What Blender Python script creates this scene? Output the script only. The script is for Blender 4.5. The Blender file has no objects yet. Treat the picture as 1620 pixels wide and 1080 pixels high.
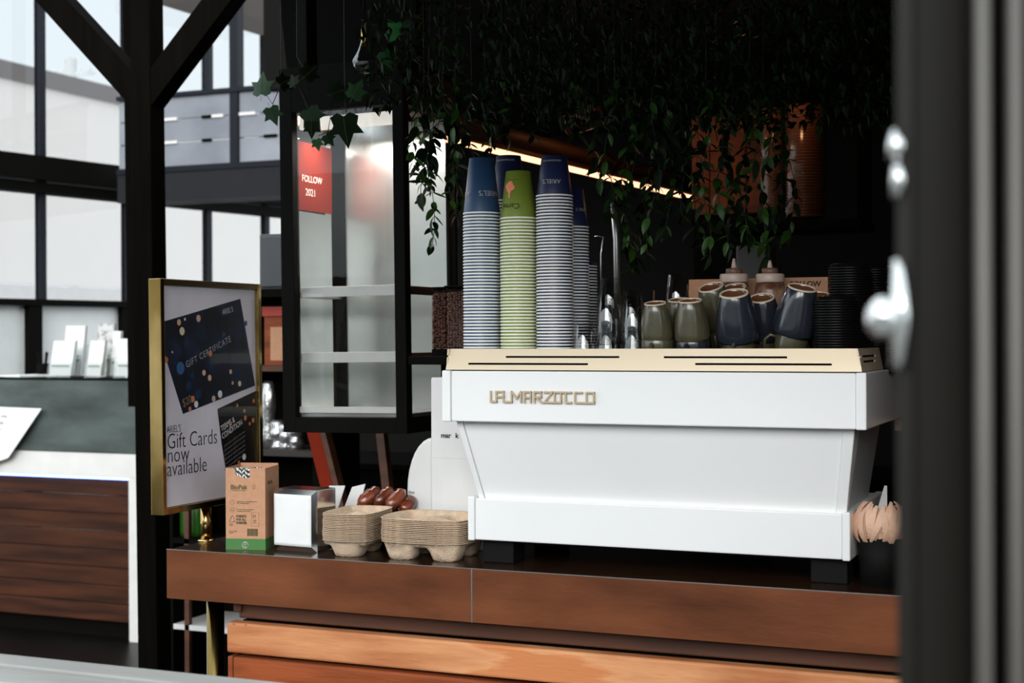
import bpy, bmesh, math, random
from mathutils import Vector, Matrix
random.seed(7)
PI = math.pi
C = bpy.context.scene.collection
S = bpy.context.scene

# ------------------------------------------------------------------ camera
F = 2300.0; YAW = math.radians(22.9); EYE = 1.524; ROLL = 0.004; PITCH = -0.0026
fw = Vector((-math.sin(YAW)*math.cos(PITCH), math.cos(YAW)*math.cos(PITCH), math.sin(PITCH)))
r0 = Vector((math.cos(YAW), math.sin(YAW), 0)); u0 = r0.cross(fw)
rt = r0*math.cos(ROLL) - u0*math.sin(ROLL); up = u0*math.cos(ROLL) + r0*math.sin(ROLL)
EYEP = Vector((0, 0, EYE))
cam = bpy.data.cameras.new('camera'); camo = bpy.data.objects.new('camera', cam); C.objects.link(camo)
m = Matrix((rt, up, -fw)).transposed().to_4x4(); m.translation = EYEP; camo.matrix_world = m
cam.sensor_width = 36; cam.lens = F/1620*36; cam.clip_start = .02
cam.dof.use_dof = True; cam.dof.focus_distance = 3.25; cam.dof.aperture_fstop = 5.2
S.camera = camo

def ray(px, py): return fw + rt*((px-810)/F) + up*((540-py)/F)
def PY(px, py, Y):                                   # point seen at a pixel, on the vertical plane Y
    d = ray(px, py); return EYEP + d*(Y/d.y)
def XY(px, Y, py=535): return PY(px, py, Y).x
def ZY(py, px, Y): return PY(px, py, Y).z

# ------------------------------------------------------------------ light
S.view_settings.view_transform = 'Standard'; S.view_settings.look = 'None'
S.view_settings.gamma = 1; S.view_settings.use_curve_mapping = False
S.view_settings.exposure = 0.22
w = bpy.data.worlds.new('overcast_sky'); S.world = w; w.use_nodes = True
wn = w.node_tree; bg = wn.nodes['Background']
tc = wn.nodes.new('ShaderNodeTexCoord'); nz = wn.nodes.new('ShaderNodeTexNoise'); nz.inputs['Scale'].default_value = 2.2
cr = wn.nodes.new('ShaderNodeValToRGB')
cr.color_ramp.elements[0].position = .3; cr.color_ramp.elements[0].color = (.76, .86, .93, 1)
cr.color_ramp.elements[1].position = .7; cr.color_ramp.elements[1].color = (.84, .92, .95, 1)
wn.links.new(tc.outputs['Generated'], nz.inputs['Vector']); wn.links.new(nz.outputs['Fac'], cr.inputs['Fac'])
wn.links.new(cr.outputs['Color'], bg.inputs['Color']); bg.inputs['Strength'].default_value = 2.1
sun = bpy.data.lights.new('sun', 'SUN'); sun.energy = 2.6; sun.angle = math.radians(40); sun.color = (1, .975, .95)
suno = bpy.data.objects.new('sun', sun); C.objects.link(suno)
suno.rotation_euler = Vector((.17, -1, .27)).normalized().to_track_quat('Z', 'Y').to_euler()

# ------------------------------------------------------------------ materials
def mat(name, col, rough=.5, metal=0, col2=None, scale=8, bump=0, bscale=None, stretch=(1,1,1), emis=None, estr=0,
        trans=0, ior=1.45, coat=0, spec=None, detail=5, lo=.35, hi=.65, coord='Object', alpha=None, col3=None):
    m = bpy.data.materials.new(name); m.use_nodes = True; nt = m.node_tree; b = nt.nodes['Principled BSDF']
    b.inputs['Base Color'].default_value = (*col, 1); b.inputs['Roughness'].default_value = rough
    b.inputs['Metallic'].default_value = metal
    if spec is not None: b.inputs['Specular IOR Level'].default_value = spec
    if trans: b.inputs['Transmission Weight'].default_value = trans; b.inputs['IOR'].default_value = ior
    if coat: b.inputs['Coat Weight'].default_value = coat; b.inputs['Coat Roughness'].default_value = .08
    if emis: b.inputs['Emission Color'].default_value = (*emis, 1); b.inputs['Emission Strength'].default_value = estr
    if alpha is not None: b.inputs['Alpha'].default_value = alpha
    t = nt.nodes.new('ShaderNodeTexCoord'); mp = nt.nodes.new('ShaderNodeMapping'); mp.inputs['Scale'].default_value = stretch
    nt.links.new(t.outputs[coord], mp.inputs['Vector'])
    n = nt.nodes.new('ShaderNodeTexNoise'); n.inputs['Scale'].default_value = scale; n.inputs['Detail'].default_value = detail
    nt.links.new(mp.outputs['Vector'], n.inputs['Vector'])
    r = nt.nodes.new('ShaderNodeValToRGB'); r.color_ramp.elements[0].position = lo; r.color_ramp.elements[1].position = hi
    c2 = col2 or tuple(min(1, c*.93) for c in col)
    r.color_ramp.elements[0].color = (*c2, 1); r.color_ramp.elements[1].color = (*col, 1)
    if col3: e = r.color_ramp.elements.new(.5*(lo+hi)+.12); e.color = (*col3, 1)
    nt.links.new(n.outputs['Fac'], r.inputs['Fac']); nt.links.new(r.outputs['Color'], b.inputs['Base Color'])
    if bump:
        n2 = nt.nodes.new('ShaderNodeTexNoise'); n2.inputs['Scale'].default_value = bscale or scale*4; n2.inputs['Detail'].default_value = 6
        nt.links.new(mp.outputs['Vector'], n2.inputs['Vector'])
        bp = nt.nodes.new('ShaderNodeBump'); bp.inputs['Strength'].default_value = bump; bp.inputs['Distance'].default_value = .004
        nt.links.new(n2.outputs['Fac'], bp.inputs['Height']); nt.links.new(bp.outputs['Normal'], b.inputs['Normal'])
    return m

BLACK = mat('black_paint', (.0030, .0025, .0018), .8, spec=.06)
BLACKTIM = mat('black_stained_timber', (.0032, .0026, .0018), .9, col2=(.002, .0016, .001), stretch=(1,1,.1), scale=30, bump=.2, spec=.03)
BLACKMET = mat('black_powder_coated_steel', (.0040, .0036, .0028), .7, spec=.07)
MULLION = mat('dark_blue_grey_aluminium', (.010, .012, .017), .6, spec=.15)
DARKFLOOR = mat('dark_polished_floor', (.004, .0033, .0025), .35, scale=3, spec=.12)
CEIL = mat('dark_ceiling_paint', (.004, .0035, .003), .8, spec=.1)
DARKWALL = mat('dark_wall_paint', (.006, .005, .004), .7, spec=.15)
WHITE = mat('white_enamel', (.83, .83, .82), .28, col2=(.81, .81, .81), scale=3)
WHITEL = mat('white_laminate', (.72, .70, .67), .4)
GOLD = mat('champagne_gold_metal', (.70, .58, .42), .42, metal=.35, col2=(.66, .545, .39), scale=12, stretch=(.2,1,1))
GOLDL = mat('brushed_gold_letter', (.50, .38, .24), .5, metal=.1)
BRASS = mat('polished_brass', (.60, .42, .17), .14, metal=1, col2=(.34, .22, .07), scale=7, stretch=(1,1,.6), lo=.42, hi=.6)
BRASSD = mat('dull_brass_leg', (.16, .11, .035), .2, metal=1)
COPPER = mat('aged_copper_sheet', (.260, .085, .034), .40, metal=.3, spec=.25, col2=(.085, .027, .012), scale=3.6, bump=.12, bscale=40, stretch=(.7,1,2.2), lo=.3, hi=.72, detail=9)
COPTOP = mat('dark_copper_counter_top', (.060, .026, .013), .2, metal=.5, col2=(.035, .016, .009), scale=5, bump=.05)
CHROME = mat('polished_steel', (.72, .72, .71), .14, metal=1)
STEEL = mat('brushed_steel', (.45, .45, .44), .35, metal=.9)

NAVY = mat('navy_paper_cup', (.020, .055, .125), .45, scale=4)
NAVYP = mat('deep_navy_paper_cup', (.012, .017, .065), .45, scale=4)
GREEN = mat('green_paper_cup', (.165, .225, .022), .5, scale=4)
RIM = mat('white_paper_rim', (.95, .93, .86), .6)
CREAMP = mat('cream_print', (.66, .64, .58), .6)
REDP = mat('coral_print', (.75, .22, .10), .6)
KRAFTW = mat('greyish_leaflet_paper', (.52, .51, .49), .7, col2=(.25, .24, .24), scale=22, lo=.40, hi=.5)
DARKP = mat('dark_print', (.010, .014, .010), .6)
OLIVE = mat('olive_glazed_ceramic', (.075, .067, .036), .24, col2=(.058, .052, .029), scale=30, coat=.4)
NAVYC = mat('blue_black_glazed_ceramic', (.019, .023, .031), .2, col2=(.017, .021, .032), scale=25, coat=.5)
RAWC = mat('unglazed_cream_ring', (.62, .50, .38), .55)
CUPIN = mat('dark_cup_foot_hollow', (.12, .048, .022), .15, coat=.7)  # copper reflection in the foot is put into this brown
LID = mat('black_plastic_lid', (.004, .004, .004), .3, spec=.25)
PULP = mat('moulded_pulp', (.66, .50, .36), .9, col2=(.56, .42, .30), scale=60, bump=.6, bscale=260, spec=.1)
KRAFT = mat('kraft_card', (.56, .30, .18), .8, spec=.1, col2=(.51, .27, .16), scale=70)
KRAFTD = mat('kraft_card_inside', (.36, .21, .13), .8)
KRAFTG = mat('green_carton_print', (.055, .19, .04), .6)
OLVP = mat('olive_print', (.095, .085, .022), .7)
PAPER = mat('white_paper', (.84, .84, .83), .85, spec=.1)
PAPERG = mat('pale_grey_poster_paper', (.86, .82, .87), .6, col2=(.66, .62, .69), scale=3.2, lo=.38, hi=.62, spec=.3)
CARD_N = mat('midnight_blue_card', (.0035, .005, .012), .4, col2=(.004, .013, .040), scale=14, lo=.40, hi=.55, detail=1)
CARD_B = mat('black_card', (.004, .0035, .004), .4)
INK = mat('black_ink', (.004, .004, .004), .6)
WOOD = mat('warm_stained_board', (.62, .225, .085), .5, spec=.2, col2=(.34, .085, .024), scale=2.6, stretch=(.8,3,5), bump=.3, bscale=30, lo=.3, hi=.62, col3=(.72, .33, .15), detail=8)
WOODR = mat('red_stained_board', (.36, .085, .026), .5, spec=.2, col2=(.13, .032, .012), scale=3, stretch=(.8,3,6), bump=.3, bscale=30, detail=8)
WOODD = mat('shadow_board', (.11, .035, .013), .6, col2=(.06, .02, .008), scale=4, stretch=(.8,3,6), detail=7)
PLANK = mat('brown_plank', (.070, .022, .009), .6, spec=.15, col2=(.026, .009, .0045), scale=3, stretch=(.6,3,7), bump=.2, bscale=20, detail=8)
SLATE = mat('slate_slab', (.105, .130, .120), .5, spec=.2, col2=(.030, .038, .036), scale=4.5, stretch=(.6,1,1.6), lo=.3, hi=.75, detail=7, bump=.1)
LEDBLUE = mat('blue_led_strip', (.3, .5, 1), .5, emis=(.16, .27, 1.0), estr=6.0)
LEDWARM = mat('warm_led_diffuser', (1, .75, .5), .5, emis=(1.0, .50, .27), estr=2.2)
WALLOUT = mat('pale_cladding', (.93, .865, .82), .7, col2=(.915, .85, .805), scale=1, spec=.1)
WALLOUTG = mat('pale_grey_cladding', (.80, .755, .735), .7, spec=.1)
FROST = mat('frosted_glass_sheet', (.30, .31, .345), .35, col2=(.17, .18, .205), scale=1.6, spec=.4)
FROSTW = mat('frosted_white_sheet', (.70, .70, .68), .45)
GREYM = mat('mid_grey_panel', (.055, .058, .065), .45)
GREYL = mat('pale_grey_metal', (.50, .50, .51), .4)
TIMB = mat('brown_soffit_timber', (.035, .024, .018), .7, scale=10, stretch=(1,.1,1))
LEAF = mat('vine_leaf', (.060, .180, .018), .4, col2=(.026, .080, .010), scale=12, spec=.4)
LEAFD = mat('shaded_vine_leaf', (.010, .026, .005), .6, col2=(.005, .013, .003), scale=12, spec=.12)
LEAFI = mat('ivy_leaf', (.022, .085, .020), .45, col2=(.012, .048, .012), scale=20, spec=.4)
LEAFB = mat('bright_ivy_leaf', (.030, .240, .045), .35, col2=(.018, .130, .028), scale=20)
VEIN = mat('leaf_vein', (.12, .20, .08), .5)
STEM = mat('vine_stem', (.018, .022, .008), .7)
BEAN = mat('roasted_coffee_bean', (.12, .042, .020), .35, col2=(.05, .017, .009), scale=50)
CHOC = mat('chocolate_sauce', (.13, .045, .025), .3, col2=(.38, .22, .15), scale=24, lo=.4, hi=.6)
CREAM = mat('cream_plastic', (.66, .50, .42), .35)
PASTRY = mat('glazed_brown_pastry', (.20, .040, .012), .2, col2=(.07, .014, .006), scale=26, bump=.8, bscale=60, coat=.6)
BIRCH = mat('pale_birch_wood', (.74, .47, .33), .6, col2=(.60, .35, .23), scale=30, stretch=(1,1,.2))
REDW = mat('red_painted_timber', (.22, .020, .006), .7, spec=.08)
REDB = mat('red_box_card', (.42, .035, .015), .5)
FOIL = mat('silver_foil', (.55, .55, .55), .25, metal=.9, bump=1, bscale=30)
GREENB = mat('green_bottle_plastic', (.03, .12, .01), .25)
COPPERC = mat('warm_brown_cup_stack', (.16, .060, .026), .4)
SILL = mat('weathered_grey_sill', (.36, .355, .335), .6, spec=.2, col2=(.25, .245, .235), scale=4, stretch=(.5,2,2), bump=.15)
SILLD = mat('dark_groove_rubber', (.03, .028, .03), .6)
ALU = mat('dark_bronze_aluminium', (.009, .0075, .0055), .5, spec=.14)
ALUL = mat('paler_grey_aluminium', (.085, .076, .066), .45, metal=.4)
STREET = mat('street_asphalt', (.20, .20, .19), .9, scale=6)
FACADE = mat('pale_render', (.78, .80, .79), .8, scale=2)
DWIN = mat('dark_window_glass', (.03, .04, .05), .1)
MIRROR = mat('grey_mirror_panel', (.80, .82, .80), .03, metal=1)
DOORP = mat('satin_steel_sliding_door', (.72, .74, .72), .28, metal=.85)
PLASTICW = mat('white_plastic', (.70, .70, .69), .35)
SHADE = mat('matt_black_rubber', (.004, .0038, .0035), .7, spec=.15)

def glass_sheet(name, tint=(.93, .95, .95), refl=.12, rough=.0):
    m = bpy.data.materials.new(name); m.use_nodes = True; nt = m.node_tree
    for n in list(nt.nodes): nt.nodes.remove(n)
    o = nt.nodes.new('ShaderNodeOutputMaterial'); mx = nt.nodes.new('ShaderNodeMixShader')
    t = nt.nodes.new('ShaderNodeBsdfTransparent'); t.inputs['Color'].default_value = (*tint, 1)
    g = nt.nodes.new('ShaderNodeBsdfGlossy'); g.inputs['Roughness'].default_value = rough
    fr = nt.nodes.new('ShaderNodeFresnel'); fr.inputs['IOR'].default_value = 1.5
    ma = nt.nodes.new('ShaderNodeMath'); ma.operation = 'ADD'; ma.use_clamp = True; ma.inputs[1].default_value = refl
    ge = nt.nodes.new('ShaderNodeNewGeometry'); m2 = nt.nodes.new('ShaderNodeMath'); m2.operation = 'SUBTRACT'; m2.use_clamp = True
    nt.links.new(fr.outputs[0], ma.inputs[0]); nt.links.new(ma.outputs[0], m2.inputs[0]); nt.links.new(ge.outputs['Backfacing'], m2.inputs[1]); nt.links.new(m2.outputs[0], mx.inputs[0])
    nt.links.new(t.outputs[0], mx.inputs[1]); nt.links.new(g.outputs[0], mx.inputs[2]); nt.links.new(mx.outputs[0], o.inputs[0])
    return m
PANE = glass_sheet('sky_dimming_window_pane', (.645, .645, .645), -.02)  # grey tint added to dim the strong sky seen through it
GLASS = glass_sheet('clear_tumbler_glass', (.91, .92, .91), .08, .05)
CLEARD = glass_sheet('thin_plastic_sleeve', (.90, .88, .86), .0, .15)
PANEC = glass_sheet('display_cabinet_pane', (.95, .955, .95), .01)
CLEARP = glass_sheet('clear_acrylic', (.88, .89, .88), .10, .05)
HOPPER = glass_sheet('tinted_hopper_plastic', (.85, .78, .75), .0, .05)

# ------------------------------------------------------------------ mesh helpers
def nb(): return bmesh.new()
def add_box(bm, x0, x1, y0, y1, z0, z1, rot=None):
    vs = [bm.verts.new((x, y, z)) for z in (z0, z1) for x, y in ((x0,y0),(x1,y0),(x1,y1),(x0,y1))]
    for f in ((3,2,1,0),(4,5,6,7),(0,1,5,4),(1,2,6,5),(2,3,7,6),(3,0,4,7)): bm.faces.new([vs[i] for i in f])
    if rot is not None: bmesh.ops.transform(bm, matrix=rot, verts=vs)
    return bm
def add_prism(bm, pts, z0, z1):                      # polygon in xy, extruded along z
    a = [bm.verts.new((x, y, z0)) for x, y in pts]; b = [bm.verts.new((x, y, z1)) for x, y in pts]
    n = len(pts); bm.faces.new(a[::-1]); bm.faces.new(b)
    for i in range(n): bm.faces.new((a[i], a[(i+1)%n], b[(i+1)%n], b[i]))
    return bm
def add_prism_y(bm, pts, y0, y1):                    # polygon in xz, extruded along y
    a = [bm.verts.new((x, y0, z)) for x, z in pts]; b = [bm.verts.new((x, y1, z)) for x, z in pts]
    n = len(pts); bm.faces.new(a); bm.faces.new(b[::-1])
    for i in range(n): bm.faces.new((b[i], b[(i+1)%n], a[(i+1)%n], a[i]))
    return bm
def add_prism_x(bm, pts, x0, x1):                    # polygon in yz, extruded along x
    a = [bm.verts.new((x0, y, z)) for y, z in pts]; b = [bm.verts.new((x1, y, z)) for y, z in pts]
    n = len(pts); bm.faces.new(a[::-1]); bm.faces.new(b)
    for i in range(n): bm.faces.new((a[i], a[(i+1)%n], b[(i+1)%n], b[i]))
    return bm
def add_lathe(bm, prof, n=24, cx=0, cy=0, mi=0):     # prof of (r, z) closed where r == 0
    rings = []
    for r, z in prof:
        if r < 1e-6: rings.append([bm.verts.new((cx, cy, z))])
        else: rings.append([bm.verts.new((cx+r*math.cos(2*PI*i/n), cy+r*math.sin(2*PI*i/n), z)) for i in range(n)])
    for a, b in zip(rings, rings[1:]):
        for i in range(n):
            j = (i+1) % n
            if len(a) == 1 and len(b) == 1: continue
            if len(a) == 1: f = bm.faces.new((a[0], b[i], b[j]))
            elif len(b) == 1: f = bm.faces.new((a[i], a[j], b[0]))
            else: f = bm.faces.new((a[i], a[j], b[j], b[i]))
            f.material_index = mi; f.smooth = True
    return bm
def add_tube(bm, pts, r, n=8, closed=False):
    pts = [Vector(p) for p in pts]; rings = []; N = len(pts)
    for i, p in enumerate(pts):
        a = pts[(i-1) % N] if (closed or i) else p; b = pts[(i+1) % N] if (closed or i < N-1) else p
        t = (b-a).normalized(); h = Vector((0,0,1)) if abs(t.z) < .9 else Vector((1,0,0))
        u = t.cross(h).normalized(); v = t.cross(u); rr = r[i] if isinstance(r, (list, tuple)) else r
        rings.append([bm.verts.new(p + (u*math.cos(2*PI*k/n) + v*math.sin(2*PI*k/n))*rr) for k in range(n)])
    for i in range(N if closed else N-1):
        a, b = rings[i], rings[(i+1) % N]
        for k in range(n):
            f = bm.faces.new((a[k], a[(k+1)%n], b[(k+1)%n], b[k])); f.smooth = True
    if not closed: bm.faces.new(rings[0]); bm.faces.new(rings[-1][::-1])
    return bm
def finish(name, me, mats, parent=None, bevel=0, seg=2, smooth=False):
    o = bpy.data.objects.new(name, me); C.objects.link(o)
    for m in (mats if isinstance(mats, (list, tuple)) else [mats]):
        if len(me.materials) < (len(mats) if isinstance(mats, (list, tuple)) else 1): me.materials.append(m)
    if parent: o.parent = parent
    if bevel:
        b = o.modifiers.new('bevel', 'BEVEL'); b.width = bevel; b.segments = seg; b.limit_method = 'ANGLE'
    return o
def obj(name, bm, mats, parent=None, bevel=0, seg=2):
    bmesh.ops.recalc_face_normals(bm, faces=bm.faces)
    me = bpy.data.meshes.new(name); bm.to_mesh(me); bm.free()
    return finish(name, me, mats, parent, bevel, seg)
def tag(o, label=None, cat=None, group=None, kind=None):
    if label: o['label'] = label
    if cat: o['category'] = cat
    if group: o['group'] = group
    if kind: o['kind'] = kind
    return o
def thing(name, label, cat, loc=(0,0,0), rotz=0, group=None, rx=0, ry=0):
    o = bpy.data.objects.new(name, None); C.objects.link(o); o.location = loc; o.rotation_euler = (rx, ry, rotz)
    o.empty_display_size = .05
    return tag(o, label, cat, group)
def struct(o): o['kind'] = 'structure'; return o
def box(name, x0, x1, y0, y1, z0, z1, m, parent=None, bevel=0, seg=2):
    return obj(name, add_box(nb(), x0, x1, y0, y1, z0, z1), m, parent, bevel, seg)
def dup(root, loc=None, rotz=None, label=None, group=None, rot=None):
    r = root.copy(); C.objects.link(r)
    if loc is not None: r.location = loc
    if rotz is not None: r.rotation_euler = (r.rotation_euler.x, r.rotation_euler.y, rotz)
    if rot is not None: r.rotation_euler = rot
    if label: r['label'] = label
    if group: r['group'] = group
    for ch in list(root.children):
        c = ch.copy(); C.objects.link(c); c.parent = r
        for g in ch.children:
            d = g.copy(); C.objects.link(d); d.parent = c
    return r
_tc = {}
def text(name, s, size, m, parent=None, loc=(0,0,0), rot=(PI/2,0,0), sx=1, off=0, ext=.0002, align='LEFT', track=1, line=1):
    cu = bpy.data.curves.new(name, 'FONT'); cu.body = s; cu.size = size; cu.extrude = ext; cu.offset = off
    cu.align_x = align; cu.space_character = track; cu.space_line = line; cu.resolution_u = 3
    t = bpy.data.objects.new(name, cu); C.objects.link(t)
    dg = bpy.context.evaluated_depsgraph_get(); me = bpy.data.meshes.new_from_object(t.evaluated_get(dg))
    bpy.data.objects.remove(t); bpy.data.curves.remove(cu); me.name = name
    o = bpy.data.objects.new(name, me); C.objects.link(o); me.materials.clear(); me.materials.append(m)
    o.location = loc; o.rotation_euler = rot; o.scale = (sx, 1, 1)
    if parent: o.parent = parent
    return o

# ------------------------------------------------------------------ setting: shell
struct(box('floor', -9, 3, 1.2, 14, -.05, 0, DARKFLOOR))
struct(box('street_ground', -20, 20, -20, 1.2, -.08, -.02, STREET))
struct(obj('ceiling', add_prism(nb(), [(-2.9,1.75), (2.2,1.75), (2.2,7.6), (-4.62,7.6), (-2.27,3.62), (-2.27,3.0), (-2.9,2.4)], 2.62, 2.7), CEIL))
struct(box('wall_back', -4.60, 2.2, 7.4, 7.5, 0, 4.8, DARKWALL))
struct(box('wall_right_shading', -.20, -.12, 2.5, 7.4, 0, 2.62, mat('dark_brown_shading_board', (.05, .026, .014), .6))); struct(box('trim_3', 2.1, 2.2, 1.75, 7.4, 0, 2.62, DARKWALL))  # unseen nearer right wall, added to shade and brown the machine's side
struct(box('trim_1', -2.9, 2.2, 1.75, 1.85, 2.20, 2.62, BLACKTIM))   # unseen fascia added to block sky light from the upper foliage

# window wall on the left: straight wall from A along D
A = Vector((-6.186, 7.156, 0)); Dv = Vector((.176, .984, 0)).normalized(); WR = math.atan2(Dv.y, Dv.x)
def wall_box(name, s0, s1, z0, z1, m, th=.06, parent=None, off=0, bevel=0):
    o = box(name, s0, s1, -th/2+off, th/2+off, z0, z1, m, parent, bevel)
    if parent is None: o.location = A; o.rotation_euler = (0, 0, WR)
    return o
zT0, zT1, zS = 2.475, 2.64, 1.752                   # transom underside, transom top, sill rail
wf = thing('window_1', None, None, A, WR); struct(wf); wf['label'] = 'dark aluminium window wall with pale cladding outside, left of the post'
cols = [-1.4, -.69, 0.0, .69, 1.43, 2.02, 2.75]
for i, s in enumerate(cols): wall_box('mullion', s-.024, s+.024, zS+.02, 4.3, MULLION, .05, wf)
wall_box('transom', -1.5, 2.8, zT0+.03, zT1+.01, BLACK, .16, wf)
wall_box('rail', -1.5, 2.8, zT0-.05, zT0+.016, BLACK, .11, wf)
wall_box('rail', -1.5, 2.8, zS-.02, zS+.02, BLACK, .12, wf)
wall_box('rail', -1.5, 2.8, 0, .12, BLACK, .12, wf)
wall_box('rail', -1.5, 2.8, 4.2, 4.35, BLACK, .12, wf)
for s in (-.78, -.08, .66, 1.4, 2.1): wall_box('mullion', s-.05, s+.05, .12, zS-.02, BLACK, .10, wf)
for a, b in zip(cols, cols[1:]):
    wall_box('pane', a+.024, b-.024, zS+.02, zT0-.05, PANE, .008, wf)
    wall_box('pane', a+.024, b-.024, zT1, 4.2, PANE, .008, wf)
for a, b in zip((-1.4,-.78,-.08,.66,1.4,2.1), (-.78,-.08,.66,1.4,2.1,2.7)):
    wall_box('pane', a+.05, b-.05, .12, zS-.02, FROSTW, .01, wf)

# building outside: pale cladding sheets with a grey parapet capping, running away
ob = thing('building', 'pale clad building with dark parapet seen outside the left windows', 'building', (-14, 0, 0))
ytop = [(-2, 12.3), (12.32, 18.15), (18.17, 24.0), (24.02, 34)]
zc = 1.524 + 415/2300*19.6
for a, b in ytop:
    box('cladding_sheet', -.1, 0, a, b, 2.3, zc, WALLOUT, ob)
    box('cladding_sheet', -.1, -.01, a, b, 0, 2.28, WALLOUTG, ob)
box('parapet_capping', -.16, .06, -2, 34, zc, zc+.24, mat('brown_grey_capping', (.19,.165,.16), .6), ob)
ob2 = thing('utility_pole', 'grey utility pole with crossarm and insulators above the parapet', 'pole', (PY(112,118,26).x, 26, PY(112,118,26).z-8.4))
obj('pole', add_tube(nb(), [(0,0,-3), (0,0,8.75)], .13), FACADE, ob2)
obj('crossarm', add_tube(nb(), [(-.55,0,8.45), (.65,0,8.38)], .035), FACADE, ob2)
for s in (-.45, -.2, .25, .5):
    obj('insulator', add_lathe(nb(), [(0,8.42), (.04,8.42), (.05,8.47), (.02,8.54), (0,8.56)], 10, s, 0), FACADE, ob2)
p3 = thing('utility_pole', 'slim power pole with bracket near the left mullion', 'pole', (-19.5, 19.3, 0))
obj('pole', add_tube(nb(), [(0,0,0), (0,0,10)], .10), FACADE, p3)
obj('bracket', add_tube(nb(), [(0,0,7.4), (-.5,0,7.7), (-.9,0,7.55)], .04), GREYM, p3)

# mezzanine balustrade behind the post (frosted sheets, slits, fascia)
mz = thing('balustrade', 'frosted glass mezzanine balustrade with slotted bands right of the post', 'balustrade', (0, 7.6, 0))
xa, xb = XY(190, 7.6), XY(560, 7.6)
zb = lambda y, px=350: ZY(y, px, 7.6)
xm = XY(374, 7.6)
rows = [(zb(259), zb(221)), (zb(219), zb(184)), (zb(182), zb(148))]
for z0, z1 in rows:
    box('frosted_sheet', xa, xm-.03, 0, .02, z0, z1, FROST, mz); box('frosted_sheet', xm+.03, xb, 0, .02, z0, z1, FROST, mz)
for zz in (zb(220.2), zb(183)):
    for p0, p1, mm in ((240, 283, WHITEL), (322, 337, BLACK), (338, 356, WHITEL), (381, 407, WHITEL), (420, 440, BLACK)):
        if mm is WHITEL and zz < zb(200) and p0 > 300: continue
        box('slot_clip', XY(p0, 7.6), XY(p1, 7.6), -.012, .0, zz-.009, zz+.009, mm, mz)
box('rail', xa, xb, -.03, .04, zb(147.5), zb(141), MULLION, mz)
box('post', xm-.03, xm+.03, -.02, .05, zb(259), zb(0)+.5, MULLION, mz)
box('post', XY(326, 7.6)-.02, XY(326, 7.6)+.02, .02, .06, zb(142), zb(0)+.5, MULLION, mz)
box('bottom_rail', xa, xb, -.03, .05, zb(268), zb(259), MULLION, mz)
box('fascia', xa, xb, -.02, .25, zb(314), zb(268), mat('charcoal_fascia', (.016,.017,.020), .6, spec=.15), mz)
sof = thing('soffit', 'brown timber soffit above the mezzanine windows', 'soffit', (0, 0, 0))
q = [PY(255, 8, 7.9), PY(412, 56, 8.9), PY(412, 20, 8.9), PY(255, -60, 7.9)]
bm = nb(); vs = [bm.verts.new(p) for p in q] + [bm.verts.new(p+Vector((.05,.3,.1))) for p in q]
for f in ((0,1,2,3),(7,6,5,4),(0,4,5,1),(1,5,6,2),(2,6,7,3),(3,7,4,0)): bm.faces.new([vs[i] for i in f])
obj('soffit_board', bm, TIMB, sof)
cw = thing('corner_panel', 'dark corner wall panel between mezzanine and display cabinet', 'panel', (0, 7.2, 0))
box('panel_board', XY(419, 7.2), XY(500, 7.2), 0, .1, ZY(141, 430, 7.2), 4.6, CEIL, cw)
box('panel_column', XY(452, 7.2), XY(470, 7.2), 0, .1, 0, ZY(141, 430, 7.2), CEIL, cw)

# black timber post with two braces, and header beam
PYY = 4.3; pl, pr = XY(218.5, PYY), XY(268, PYY+.075); PW = .085
po = thing('timber_post', 'black timber post with two diagonal braces left of the gift card sign', 'post', (pr-PW/2, PYY+PW/2, 0), 0, None, 0, -.010)
h = PW/2
box('post_shaft', -h, h, -h, h, 0, 3.2, BLACKTIM, po, .003)
zb0 = ZY(160, 215, PYY) + .01
for sgn in (-1, 1):
    pts = [(sgn*h, zb0-.03), (sgn*h, zb0+.105), (sgn*(h+.9), zb0+1.005), (sgn*(h+.9), zb0+.87)]
    obj('brace', add_prism_y(nb(), pts, -h+.004, h-.004), BLACKTIM, po)
box('beam', -2.2, 1.2, -h, h, zb0+.62, zb0+.78, BLACKTIM, po)
jm = struct(box('trim_2', XY(200, 5.2)-.0, XY(219, 5.2), 5.2, 5.26, 1.27, 3.2, BLACKTIM)); jm.rotation_euler = (0, -.010, 0)
jm.location = (.02, 0, 0)

# ------------------------------------------------------------------ reception desk on the left
DX, DY = -4.545, 6.0
dk = thing('reception_desk', 'reception desk with slate slab, white frame and brown plank front', 'desk', (DX, DY, 0))
zs1, zs0, zw0 = 1.315, .948, .825
box('slate_slab', -2.2, 0, -.02, .33, zs0, zs1, SLATE, dk, .004)
box('desk_top', -2.2, .01, -.02, .45, zs1, zs1+.012, BLACK, dk)
box('white_frame', -2.2, 0, -.015, .33, zw0, zs0-.002, WHITEL, dk, .003)
box('white_leg', -.082, 0, -.015, .06, 0, zw0, WHITEL, dk, .003)
box('plinth', -2.2, -.09, .06, .3, 0, .085, BLACK, dk)
for i in range(8):
    a = .088 + i*.0918
    box('plank', -2.2, -.084, .018+.003*(i % 3), .05, a, a+.088, PLANK, dk, .003)
box('led_strip', -2.2, -.084, .0, .012, zw0-.012, zw0-.001, LEDBLUE, dk)
# menu sheet fixed to the desk front
ms = thing('menu_sheet', 'white printed menu sheet hanging askew before the slate desk', 'menu', PY(66, 646, 5.94))
bm = nb(); pp = [(0,0), (-.62,.01), (-.75,-.42), (-.22,-.26)]
add_prism_y(bm, pp[::-1], -.002, .0); obj('sheet', bm, PAPER, ms)
for k in range(5): text('print_line', 'LUNCH MENU    AVAILABLE DAILY'[:18+k], .018, OLVP, ms, (-.40-.03*k, -.004, -.05-.035*k))

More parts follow.
